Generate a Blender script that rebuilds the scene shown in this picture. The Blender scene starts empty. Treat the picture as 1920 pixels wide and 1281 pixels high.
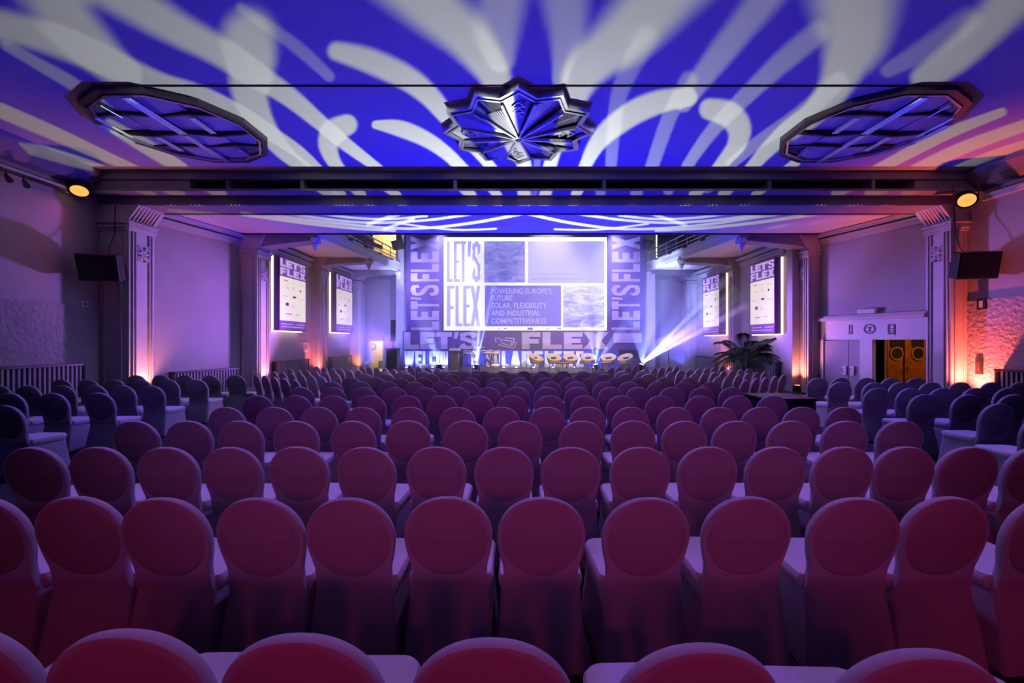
import bpy, math, random
import numpy as np
from mathutils import Vector, Matrix
random.seed(7)
S = bpy.context.scene
COL = S.collection
PI = math.pi
CZ = 1.70                      # camera height

# ------------------------------------------------------------------ camera
cd = bpy.data.cameras.new('camera'); cam = bpy.data.objects.new('camera', cd); COL.objects.link(cam)
cd.lens = 15.0; cd.sensor_width = 36.0; cd.shift_x = -10/1920
cam.location = (0, 0, CZ); cam.rotation_euler = (PI/2, 0, 0)
cd.clip_start = 0.05; cd.clip_end = 200
S.camera = cam
# ------------------------------------------------------------------ exposure
S.view_settings.view_transform = 'Standard'; S.view_settings.look = 'None'
S.view_settings.gamma = 1.0; S.view_settings.use_curve_mapping = False
S.view_settings.exposure = 0.0
S.cycles.use_denoising = True
S.cycles.max_bounces = 6; S.cycles.diffuse_bounces = 1; S.cycles.volume_bounces = 0
S.cycles.transmission_bounces = 4; S.cycles.glossy_bounces = 3
S.cycles.caustics_reflective = False; S.cycles.caustics_refractive = False
S.cycles.sample_clamp_indirect = 4.0
# ------------------------------------------------------------------ world
W = bpy.data.worlds.new('world'); S.world = W; W.use_nodes = True
W.node_tree.nodes['Background'].inputs[0].default_value = (0.10, 0.05, 0.2, 1)
W.node_tree.nodes['Background'].inputs[1].default_value = 0.0

# ------------------------------------------------------------------ lamps
def spot(name, loc, aim, col, power, angle=60, blend=0.6, radius=0.1):
    d = bpy.data.lights.new(name, 'SPOT'); o = bpy.data.objects.new(name, d); COL.objects.link(o)
    d.color = col; d.energy = power; d.spot_size = math.radians(angle); d.spot_blend = blend; d.shadow_soft_size = radius
    o.location = loc
    o.rotation_euler = (Vector(aim)-Vector(loc)).to_track_quat('-Z', 'Y').to_euler()
    return o
def point(name, loc, col, power, radius=0.1):
    d = bpy.data.lights.new(name, 'POINT'); o = bpy.data.objects.new(name, d); COL.objects.link(o)
    d.color = col; d.energy = power; d.shadow_soft_size = radius; o.location = loc
    return o

# unseen magenta spots added behind the camera to lift the chair backs
for x in (-2.4, -0.8, 1.1, 2.7):
    spot('rear_fill', (x, -6.6, 3.9), (0.4+x*0.35, 3.4, 0.9), (1.0, 0.04, 0.30), 118, 46, 1.0, 0.3)
# unseen violet spots added before the beam to light chair tops and seats
for x in (-4.2, 0.4, 5.0):
    spot('audience_fill', (x, 9.75, 5.2), (x*1.3, 6.0, 0.5), (0.21, 0.09, 1.0), 720, 80, 1.0, 0.25)
# violet spots without fixtures, added near the ceiling to brighten the seats
for x in (-4.0, 0.6, 5.0):
    spot('seat_fill', (x, 5.9, 5.7), (x*0.8, 2.4, 0.4), (0.58, 0.22, 1.0), 270, 78, 1.0, 0.12)
# violet spots added under the beam, no fixture, to brighten the slanted rows
for x in (-5.2, 5.4):
    spot('row_fill', (0.1, 10.95, 5.0), (x, 11.3, 0.3), (0.60, 0.36, 1.0), 900, 62, 1.0, 0.15)
# unseen violet spots added at the stage sides to tint the side walls
spot('wing_fill', (-4.6, 16.6, 1.6), (-9.5, 12.9, 2.7), (0.44, 0.18, 1.0), 3000, 50, 1.0, 0.25)
spot('wing_fill', (5.4, 16.6, 1.6), (10.4, 12.9, 2.7), (0.40, 0.17, 1.0), 3600, 50, 1.0, 0.25)
# blue wash on the back of the stage
for x in (-6.6, 7.2):
    spot('stage_blue', (x, 18.6, 0.7), (x*1.02, 21.6, 4.0), (0.14, 0.15, 1.0), 1300, 110, 1.0, 0.15)
spot('stage_wash', (-3.0, 16.6, 5.9), (-3.6, 20.5, 3.0), (0.38, 0.31, 1.0), 2900, 95, 1.0, 0.2)
spot('stage_wash', (3.8, 16.6, 5.9), (4.4, 20.5, 3.0), (0.38, 0.31, 1.0), 2900, 95, 1.0, 0.2)
spot('stage_key', (1.2, 14.6, 6.6), (1.2, 18.1, 0.8), (1.0, 0.78, 0.60), 3000, 74, 0.8, 0.1)

# ------------------------------------------------------------------ gobo projector: a slide of curved bands on blue
GP = Vector((0.05, 12.30, 0.42))        # lens of the projector
def gobo_slide():
    w, h = 1800, 1100
    u0, u1, v0, v1 = -2.6, 2.6, -2.1, 0.9
    U, V = np.meshgrid(np.linspace(u0, u1, w), np.linspace(v0, v1, h))
    def pix(zc):
        Y = GP.y + V*(zc-GP.z); X = GP.x + U*(zc-GP.z)
        Yc = np.maximum(Y, 0.6)
        return 970 + 800*X/Yc, 640.5 - 800*(zc-CZ)/Yc, Y
    px, py, Y = pix(5.8)
    front = Y < 10.35
    qx, qy, _ = pix(5.2)
    PX = np.where(front, px, qx); PY = np.where(front, py, qy)
    white = np.zeros((h, w), np.float32)
    def band(pts, a=1.0, soft=None, fr=True):
        nonlocal white
        p = [tuple(map(float, q)) for q in pts]
        if p[0][1] <= 2:            # carry on past the top of the photograph
            (x0, y0, w0), (x1, y1, w1) = p[0], p[1]
            k = 140/max(1, abs(y1-y0)); p.insert(0, (x0+(x0-x1)*k, y0-140, max(4, w0+(w0-w1)*k*0.6)))
        if len(p) > 2:
            q = []
            for i in range(len(p)-1):
                a0, a1, a2, a3 = (np.array(p[max(0, i-1)]), np.array(p[i]), np.array(p[i+1]), np.array(p[min(len(p)-1, i+2)]))
                for t in (0, .25, .5, .75):
                    q.append(tuple(.5*(2*a1+(a2-a0)*t+(2*a0-5*a1+4*a2-a3)*t*t+(3*a1-a0-3*a2+a3)*t**3)))
            p = q+[p[-1]]
        best = np.full((h, w), 9.0, np.float32)
        M = front if fr else ~front
        for (xa, ya, wa), (xb, yb, wb) in zip(p[:-1], p[1:]):
            mw = max(wa, wb)*2.2
            m = M & (PX > min(xa, xb)-mw) & (PX < max(xa, xb)+mw) & (PY > min(ya, yb)-mw) & (PY < max(ya, yb)+mw)
            if not m.any(): continue
            X = PX[m]; Yv = PY[m]
            dx, dy = xb-xa, yb-ya
            t = np.clip(((X-xa)*dx+(Yv-ya)*dy)/(dx*dx+dy*dy+1e-6), 0, 1)
            dist = np.hypot(X-xa-t*dx, Yv-ya-t*dy)/(wa+t*(wb-wa))
            best[m] = np.minimum(best[m], dist)
        # softer towards the camera, crisper near the beam
        s = soft if soft is not None else 0.22 + 0.35*np.clip((200-PY)/200, 0, 1)
        e = np.clip((1+s-best)/(2*s), 0, 1); e = e*e*(3-2*e)
        white += a*e
    B = [
     [(0,48,28),(60,62,27),(150,95,26),(240,132,22),(300,155,18),(370,176,17),(440,208,15),(500,245,13),(560,285,11),(600,322,9)],
     [(465,68,46),(472,110,42),(466,160,34),(476,200,27),(500,245,20),(535,288,14),(580,322,10)],
     [(240,0,34),(333,55,29),(400,90,26),(470,135,22),(540,180,18),(600,230,14),(650,272,12),(717,322,8)],
     [(107,0,50),(130,40,42),(185,100,36),(232,140,28)],
     [(190,225,11),(260,266,14),(330,310,12),(348,322,10)],
     [(0,207,14),(100,250,13),(200,295,10),(262,322,8)],
     [(0,257,6),(100,287,8),(170,308,7),(205,322,5)],
     [(0,299,5),(60,311,6),(110,319,3)],
     [(632,96,17),(690,113,22),(760,145,22),(805,180,19),(835,215,16),(872,258,12),(905,295,10),(928,322,9)],
     [(797,0,48),(873,67,40),(923,133,29),(932,160,26),(950,220,20),(975,280,14),(985,322,13)],
     [(1235,0,55),(1172,67,50),(1130,100,41),(1095,133,36),(1082,160,30),(1075,190,20),(1050,250,13),(1028,322,12)],
     [(1093,320,10),(1117,273,15),(1147,240,20),(1190,210,22),(1240,190,21),(1290,182,17)],
     [(1332,205,20),(1368,215,24),(1386,240,22),(1382,270,17),(1362,297,13),(1342,322,11)],
     [(1603,0,72),(1605,67,57),(1588,110,42),(1572,150,32),(1555,178,27),(1525,212,22),(1478,245,18),(1440,280,14),(1402,322,10)],
     [(1733,147,24),(1790,108,29),(1835,66,32),(1885,15,36),(1930,-30,40)],
     [(1640,320,9),(1710,284,11),(1780,249,11),(1880,210,8)],
     [(1712,322,11),(1800,280,12),(1925,234,11)],
     [(1785,322,8),(1860,291,8),(1925,270,8)],
     [(650,234,19),(626,246,22),(615,270,18),(624,300,13),(642,322,9)],
     [(705,234,8),(750,241,15),(800,262,14),(840,290,12),(872,322,11)],
     [(1492,305,8),(1470,322,8)],
    ]
    for b in B: band(b)
    F = [
     ([(10,85,9),(80,125,11),(140,160,12),(190,200,10)], .5),
     ([(450,13,8),(550,83,12),(617,143,10)], .3),
     ([(940,0,42),(932,60,38),(940,110,24)], .55),
     ([(1060,0,40),(1064,60,32),(1056,110,20),(1050,150,14)], .5),
     ([(1432,0,28),(1390,52,25),(1358,92,24),(1313,150,20),(1282,195,15)], .5),
     ([(1535,60,20),(1480,105,20),(1430,150,17),(1340,240,13),(1288,312,10)], .45),
     ([(1665,132,13),(1740,90,20),(1815,38,22)], .35),
     ([(1145,320,10),(1160,180,15),(1212,70,22)], .28),
     ([(1220,320,12),(1255,220,14),(1292,150,16)], .35),
     ([(1575,150,16),(1505,212,16),(1420,268,12),(1370,308,10)], .4),
     ([(1005,322,6),(1008,300,6)], .2),
     ([(1860,322,6),(1925,296,6)], .35),
    ]
    for b, a in F: band(b, a)
    C = [
     [(300,386,3.6),(440,400,3.4),(560,417,3),(660,428,2.6),(740,433,2.2)],
     [(440,391,3.2),(540,408,3),(650,421,2.6),(770,429,2.4),(880,419,2.6),(985,400,2.8)],
     [(520,397,2.8),(610,411,2.6),(700,418,2.4),(800,413,2.4),(880,402,2.6)],
     [(590,398,2.4),(655,408,2.4),(730,411,2.2),(800,405,2.4)],
     [(690,421,3.4),(715,412,3.4),(748,402,3.2)], [(720,430,2.8),(745,421,2.8),(775,411,2.8)],
     [(755,420,1.8),(850,431,1.8),(930,429,1.8)],
     [(985,400,2.8),(1075,419,2.6),(1180,430,2.4),(1310,423,2.6),(1420,407,3),(1520,394,3.2)],
     [(1090,402,2.6),(1170,413,2.4),(1260,418,2.4),(1360,411,2.6),(1450,397,2.8)],
     [(1160,404,2.4),(1230,411,2.2),(1310,408,2.4),(1380,398,2.4)],
     [(1225,402,3),(1255,412,3),(1285,422,3)],
     [(1040,430,1.8),(1120,431,1.8),(1215,420,1.8)],
     [(1230,433,2.2),(1320,428,2.6),(1430,416,3),(1560,397,3.4)],
    ]
    for b in C: band(b, 0.8, 0.35, False)
    white = np.clip(white, 0, 1.35)
    # the beam is a round cone: it dies away towards the side walls
    side = np.clip((2.15-np.abs(U))/0.3, 0, 1); side = side*side*(3-2*side)
    side *= np.clip((V-v0)/0.25, 0, 1)*np.clip((v1-V)/0.5, 0, 1)
    img = np.zeros((h, w, 4), np.float32)
    blue = (0.004, 0.004, 0.60); wh = (0.50, 0.53, 0.41)
    for c in range(3):
        img[..., c] = (blue[c]*(1-0.75*np.clip(white, 0, 1)) + wh[c]*white)*side
    img[..., 2] += 0.0
    img[..., 3] = 1
    im = bpy.data.images.new('gobo_slide', w, h, float_buffer=True, is_data=True)
    im.pixels.foreach_set(img.ravel()); im.update(); im.pack()
    return im, (u0, u1, v0, v1)
def gobo_light():
    im, (u0, u1, v0, v1) = gobo_slide()
    o = point('gobo_lamp', GP, (1, 1, 1), 3500, 0.012)
    d = o.data; d.use_nodes = True; nt = d.node_tree; N = nt.nodes; L = nt.links
    em = N.get('Emission') or N.new('ShaderNodeEmission')
    out = [n for n in N if n.type == 'OUTPUT_LIGHT'][0]
    geo = N.new('ShaderNodeNewGeometry'); sep = N.new('ShaderNodeSeparateXYZ')
    L.new(geo.outputs['Incoming'], sep.inputs[0])
    def m(op, a, b=None):
        n = N.new('ShaderNodeMath'); n.operation = op
        for i, x in enumerate((a, b)):
            if x is None: continue
            if isinstance(x, (int, float)): n.inputs[i].default_value = x
            else: L.new(x, n.inputs[i])
        return n.outputs[0]
    z = m('MAXIMUM', m('ABSOLUTE', sep.outputs[2]), 0.02)
    sgn = SGN
    u = m('MULTIPLY', m('DIVIDE', sep.outputs[0], z), sgn); v = m('MULTIPLY', m('DIVIDE', sep.outputs[1], z), sgn)
    uu = m('DIVIDE', m('SUBTRACT', u, u0), u1-u0); vv = m('DIVIDE', m('SUBTRACT', v, v0), v1-v0)
    com = N.new('ShaderNodeCombineXYZ'); L.new(uu, com.inputs[0]); L.new(vv, com.inputs[1])
    tx = N.new('ShaderNodeTexImage'); tx.image = im; tx.extension = 'CLIP'; tx.interpolation = 'Linear'
    L.new(com.outputs[0], tx.inputs[0])
    up = m('GREATER_THAN', m('MULTIPLY', sep.outputs[2], sgn), 0.15)
    L.new(tx.outputs[0], em.inputs[0]); L.new(up, em.inputs[1]); L.new(em.outputs[0], out.inputs[0])
SGN = 1.0
gobo_light()

# ------------------------------------------------------------------ materials
def mat(name, col, rough=0.7, metal=0.0, emit=None, es=0.0, bump=None, vary=0.0, vscale=3.0, transl=0.0, coat=0.0, trans=0.0):
    m = bpy.data.materials.new(name); m.use_nodes = True
    nt = m.node_tree; N = nt.nodes; L = nt.links; b = N['Principled BSDF']
    b.inputs['Base Color'].default_value = (*col, 1); b.inputs['Roughness'].default_value = rough; b.inputs['Metallic'].default_value = metal
    if coat: b.inputs['Coat Weight'].default_value = coat
    if trans: b.inputs['Transmission Weight'].default_value = trans
    if emit: b.inputs['Emission Color'].default_value = (*emit, 1); b.inputs['Emission Strength'].default_value = es
    tc = None
    if vary or bump:
        tc = N.new('ShaderNodeTexCoord')
    if vary:
        n = N.new('ShaderNodeTexNoise'); n.inputs['Scale'].default_value = vscale; n.inputs['Detail'].default_value = 4
        L.new(tc.outputs['Object'], n.inputs['Vector'])
        r = N.new('ShaderNodeValToRGB'); r.color_ramp.elements[0].position = 0.3; r.color_ramp.elements[1].position = 0.7
        r.color_ramp.elements[0].color = (*[c*(1-vary) for c in col], 1); r.color_ramp.elements[1].color = (*[min(1, c*(1+vary)) for c in col], 1)
        L.new(n.outputs[0], r.inputs[0]); L.new(r.outputs[0], b.inputs['Base Color'])
    if bump:
        sc, st, ds = bump
        n = N.new('ShaderNodeTexNoise'); n.inputs['Scale'].default_value = sc; n.inputs['Detail'].default_value = 6
        L.new(tc.outputs['Object'], n.inputs['Vector'])
        bp = N.new('ShaderNodeBump'); bp.inputs['Strength'].default_value = st; bp.inputs['Distance'].default_value = ds
        L.new(n.outputs[0], bp.inputs['Height']); L.new(bp.outputs[0], b.inputs['Normal'])
    if transl:
        t = N.new('ShaderNodeBsdfTranslucent'); t.inputs[0].default_value = (*col, 1)
        mx = N.new('ShaderNodeMixShader'); mx.inputs[0].default_value = transl
        out = [x for x in N if x.type == 'OUTPUT_MATERIAL'][0]
        L.new(b.outputs[0], mx.inputs[1]); L.new(t.outputs[0], mx.inputs[2]); L.new(mx.outputs[0], out.inputs[0])
    return m
M = {}
M['wall'] = mat('painted_plaster', (.46, .43, .48), .85, bump=(14, .12, .01), vary=.04, vscale=1.2)
M['dado'] = mat('rough_plaster', (.40, .37, .42), .8, bump=(11, .9, .05), vary=.08, vscale=6)
M['ceil'] = mat('ceiling_paint', (.82, .82, .84), .9, bump=(30, .05, .004), vary=.02)
M['floor'] = mat('dark_carpet', (.035, .03, .04), .95, bump=(220, .5, .004), vary=.25, vscale=30)
M['stone'] = mat('carved_plaster', (.66, .62, .68), .75, bump=(25, .1, .006), vary=.05)
M['beam'] = mat('beam_paint', (.36, .32, .38), .8, bump=(20, .1, .005), vary=.05)
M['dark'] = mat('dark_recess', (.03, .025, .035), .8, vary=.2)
M['black'] = mat('black_plastic', (.012, .012, .014), .45, bump=(80, .15, .002), vary=.2)
M['metal'] = mat('brushed_steel', (.62, .62, .66), .28, 1.0, vary=.06, vscale=40)
M['dmetal'] = mat('dark_metal', (.10, .09, .11), .4, .8, vary=.1)
M['cover'] = mat('stretch_cover', (.66, .60, .64), 0.8, transl=.26, bump=(160, .12, .002), vary=.02, vscale=60)
M['pad'] = mat('padded_cover', (.50, .44, .49), .85, transl=.10, bump=(160, .12, .002), vary=.02, vscale=60)  # same fabric, colour darkened where the pad stops light coming through
M['seatc'] = mat('seat_cover', (.72, .68, .72), .8, bump=(160, .12, .002), vary=.02, vscale=60)
M['slat'] = mat('radiator_paint', (.45, .40, .48), .5, vary=.04)
M['frost'] = mat('frosted_glass', (.78, .78, .84), .25, coat=.3, vary=.05, vscale=2)
M['frostd'] = mat('smoked_glass', (.16, .15, .22), .08, coat=.8, vary=.2, vscale=5)
M['purple'] = mat('purple_print', (.12, .045, .30), .7, vary=.06)
M['lilac'] = mat('lilac_print', (.62, .48, .80), .7, vary=.04)
M['bluepanel'] = mat('blue_panel', (.05, .06, .75), .6, vary=.06)
M['white'] = mat('white_paint', (.82, .80, .84), .6, vary=.03)
M['wood'] = mat('light_wood', (.58, .33, .16), .5, bump=(30, .1, .003), vary=.2, vscale=12)
M['tan'] = mat('tan_upholstery', (.84, .68, .52), .8, bump=(120, .15, .003), vary=.06)
M['amberdoor'] = mat('varnished_door', (.50, .20, .04), .35, bump=(20, .1, .003), vary=.25, vscale=5)
M['cream'] = mat('cream_paint', (.80, .66, .36), .8, vary=.04)
M['stagefloor'] = mat('stage_vinyl', (.07, .06, .10), .4, vary=.15)
M['leaf'] = mat('palm_leaf', (.03, .07, .03), .5, vary=.3, vscale=8)
M['soil'] = mat('dark_soil', (.03, .02, .015), .95, bump=(50, .8, .02), vary=.3)
M['bark'] = mat('palm_bark', (.10, .07, .05), .9, bump=(40, .8, .02), vary=.3)
M['pot'] = mat('dark_pot', (.06, .05, .06), .5, vary=.1)
M['amber'] = mat('amber_led', (.9, .5, .1), .4, emit=(1.0, .40, .085), es=1.25)
M['lens'] = mat('lens_glow', (.8, .8, 1), .3, emit=(.55, .6, 1.0), es=14)
M['redled'] = mat('orange_led', (.9, .4, .2), .4, emit=(1.0, .22, .08), es=4)
M['lightbox'] = mat('lit_acrylic', (.35, .33, .32), .4, emit=(1.0, .87, .80), es=.82)
M['stripe'] = mat('led_strip', (.9, .8, .7), .4, emit=(1.0, .74, .55), es=2.2)
M['screenw'] = mat('screen_white', (.1, .1, .1), .5, emit=(.80, .79, 1.0), es=1.6)
M['screena'] = mat('screen_periwinkle', (.1, .1, .2), .5, emit=(.30, .29, .92), es=.95)
M['screenb'] = mat('screen_violet', (.1, .1, .2), .5, emit=(.11, .075, .80), es=1.1)
M['screenc'] = mat('screen_text', (.1, .1, .2), .5, emit=(.40, .36, .95), es=1.25)
M['screenl'] = mat('screen_letter', (.06, .06, .1), .5, emit=(.38, .36, 1.0), es=1.35)
M['litlilac'] = mat('backlit_lilac', (.5, .4, .6), .5, emit=(.66, .46, .86), es=.75)
M['litpurple'] = mat('backlit_purple', (.1, .05, .2), .5, emit=(.15, .05, .34), es=.8)
M['logod'] = mat('print_dark', (.05, .03, .10), .6, emit=(.10, .06, .16), es=.4)
M['logop'] = mat('print_pale', (.3, .2, .2), .6, emit=(.80, .55, .52), es=.8)
M['logor'] = mat('print_red', (.4, .1, .1), .6, emit=(.85, .25, .27), es=.75)
def screen_photo(name, kind):
    m = bpy.data.materials.new(name); m.use_nodes = True
    nt = m.node_tree; N = nt.nodes; L = nt.links; b = N['Principled BSDF']
    tc = N.new('ShaderNodeTexCoord'); mp = N.new('ShaderNodeMapping'); L.new(tc.outputs['Generated'], mp.inputs[0])
    mp.inputs['Scale'].default_value = (1.6, 1, 4.0) if kind else (2.2, 1, 4.4)
    n = N.new('ShaderNodeTexNoise'); n.inputs['Scale'].default_value = 2.2; n.inputs['Detail'].default_value = 7; n.inputs['Distortion'].default_value = 1.2
    L.new(mp.outputs[0], n.inputs[0])
    sp = N.new('ShaderNodeSeparateXYZ'); L.new(tc.outputs['Generated'], sp.inputs[0])
    a = N.new('ShaderNodeMath'); a.operation = 'MULTIPLY_ADD'; L.new(sp.outputs[2], a.inputs[0])
    a.inputs[1].default_value = 0.22; L.new(n.outputs[0], a.inputs[2])
    r = N.new('ShaderNodeValToRGB'); e = r.color_ramp.elements
    e[0].position = .42; e[1].position = .78
    e[0].color = (.11, .10, .72, 1) if not kind else (.16, .14, .74, 1)
    e[1].color = (.34, .33, .92, 1) if not kind else (.80, .78, 1, 1)
    L.new(a.outputs[0], r.inputs[0]); L.new(r.outputs[0], b.inputs['Emission Color']); b.inputs['Emission Strength'].default_value = 1.2
    b.inputs['Base Color'].default_value = (.1, .1, .2, 1)
    return m
M['photo1'] = screen_photo('screen_sea_photo', 0); M['photo2'] = screen_photo('screen_panel_photo', 1)

# ------------------------------------------------------------------ mesh helpers
class MB:
    def __init__(s): s.v = []; s.f = []; s.uvs = None
    def add(s, vs, fs):
        k = len(s.v); s.v += [tuple(v) for v in vs]; s.f += [tuple(i+k for i in f) for f in fs]; return s
    def box(s, x0, x1, y0, y1, z0, z1):
        return s.add([(x0,y0,z0),(x1,y0,z0),(x1,y1,z0),(x0,y1,z0),(x0,y0,z1),(x1,y0,z1),(x1,y1,z1),(x0,y1,z1)],
            [(0,3,2,1),(4,5,6,7),(0,1,5,4),(1,2,6,5),(2,3,7,6),(3,0,4,7)])
    def prism(s, poly, axis, a, b):
        """polygon in the two other axes, extruded along axis (x: (y,z), y: (x,z), z: (x,y))"""
        n = len(poly)
        def P(p, t): return {'x': (t, p[0], p[1]), 'y': (p[0], t, p[1]), 'z': (p[0], p[1], t)}[axis]
        vs = [P(p, a) for p in poly]+[P(p, b) for p in poly]
        fs = [tuple(range(n))[::-1], tuple(range(n, 2*n))]+[(i, (i+1) % n, n+(i+1) % n, n+i) for i in range(n)]
        return s.add(vs, fs)
    def bar(s, p, q, w, h=None, up=(0, 0, 1)):
        p, q = Vector(p), Vector(q); d = (q-p).normalized(); u = Vector(up)
        if abs(d.dot(u)) > .98: u = Vector((1, 0, 0))
        r = d.cross(u).normalized(); u = r.cross(d).normalized(); h = h or w
        c = [r*(w/2*i)+u*(h/2*j) for i, j in ((-1,-1),(1,-1),(1,1),(-1,1))]
        return s.add([p+x for x in c]+[q+x for x in c], [(0,3,2,1),(4,5,6,7),(0,1,5,4),(1,2,6,5),(2,3,7,6),(3,0,4,7)])
    def tube(s, pts, r, n=8):
        pts = [Vector(p) for p in pts]; rs = r if isinstance(r, (list, tuple)) else [r]*len(pts)
        rings = []; k = len(s.v)
        for i, p in enumerate(pts):
            d = (pts[min(i+1, len(pts)-1)]-pts[max(i-1, 0)]).normalized()
            u = Vector((0, 0, 1)) if abs(d.z) < .9 else Vector((1, 0, 0))
            a = d.cross(u).normalized(); b = a.cross(d)
            for j in range(n):
                t = 2*PI*j/n; s.v.append(tuple(p+(a*math.cos(t)+b*math.sin(t))*rs[i]))
        for i in range(len(pts)-1):
            for j in range(n):
                a0 = k+i*n+j; a1 = k+i*n+(j+1) % n
                s.f.append((a0, a1, a1+n, a0+n))
        s.f.append(tuple(k+j for j in range(n))[::-1]); e = k+(len(pts)-1)*n; s.f.append(tuple(e+j for j in range(n)))
        return s
    def lathe(s, prof, n=20, c=(0, 0, 0), T=None, ring=False):
        if ring: prof = list(prof)+[prof[0]]
        k = len(s.v); m = len(prof)
        for r, z in prof:
            for j in range(n):
                t = 2*PI*j/n; p = Vector((r*math.cos(t), r*math.sin(t), z))
                if T: p = T @ p
                s.v.append((p.x+c[0], p.y+c[1], p.z+c[2]))
        for i in range(m-1):
            for j in range(n):
                a = k+i*n+j; b = k+i*n+(j+1) % n; s.f.append((a, b, b+n, a+n))
        if not ring: s.f.append(tuple(k+j for j in range(n))[::-1]); s.f.append(tuple(k+(m-1)*n+j for j in range(n)))
        return s
    def loops(s, L, cap0=True, cap1=True):
        k = len(s.v); n = len(L[0])
        for l in L: s.v += [tuple(p) for p in l]
        for i in range(len(L)-1):
            for j in range(n):
                a = k+i*n+j; b = k+i*n+(j+1) % n; s.f.append((a, b, b+n, a+n))
        if cap0: s.f.append(tuple(k+j for j in range(n))[::-1])
        if cap1: s.f.append(tuple(k+(len(L)-1)*n+j for j in range(n)))
        return s
    def xf(s, T): s.v = [tuple(T @ Vector(v)) for v in s.v]; return s
    def build(s, name, m, parent=None, smooth=False, bevel=0, local=False):
        me = bpy.data.meshes.new(name)
        off = Vector((0, 0, 0))
        if parent is not None and not local:
            p = parent
            while p is not None: off = off+p.location; p = p.parent
        me.from_pydata([tuple(Vector(v)-off) for v in s.v], [], s.f); me.validate(); me.update()
        import bmesh
        bm = bmesh.new(); bm.from_mesh(me); bmesh.ops.recalc_face_normals(bm, faces=bm.faces); bm.to_mesh(me); bm.free()
        if smooth:
            me.polygons.foreach_set('use_smooth', [True]*len(me.polygons))
            try: me.set_sharp_from_angle(angle=math.radians(45))
            except Exception: pass
        me.materials.append(M[m] if isinstance(m, str) else m)
        o = bpy.data.objects.new(name, me); COL.objects.link(o)
        if parent is not None: o.parent = parent
        if bevel:
            b = o.modifiers.new('edge', 'BEVEL'); b.width = bevel; b.segments = 2; b.limit_method = 'ANGLE'
        return o
def tag(o, label, cat, group=None, kind=None):
    o['label'] = label; o['category'] = cat
    if group: o['group'] = group
    if kind: o['kind'] = kind
    return o
def thing(name, label, cat, loc=(0, 0, 0), rz=0, group=None):
    o = bpy.data.objects.new(name, None); COL.objects.link(o); o.location = loc; o.rotation_euler = (0, 0, rz); o.empty_display_size = .1
    return tag(o, label, cat, group)
def struct(o): o['kind'] = 'structure'; return o
def dup(root, loc, rz=0, label=None, group=None):
    r = root.copy(); COL.objects.link(r); r.location = loc; r.rotation_euler = (0, 0, rz)
    if label: r['label'] = label
    if group: r['group'] = group
    for ch in list(root.children):
        c = ch.copy(); COL.objects.link(c); c.parent = r
        for g in list(ch.children):
            e = g.copy(); COL.objects.link(e); e.parent = c
    return r
def px(x, y, d): return Vector(((x-970)/800*d, d, CZ+(640.5-y)/800*d))
def pxx(x, d): return (x-970)/800*d
def pz(y, d): return CZ+(640.5-y)/800*d

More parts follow.
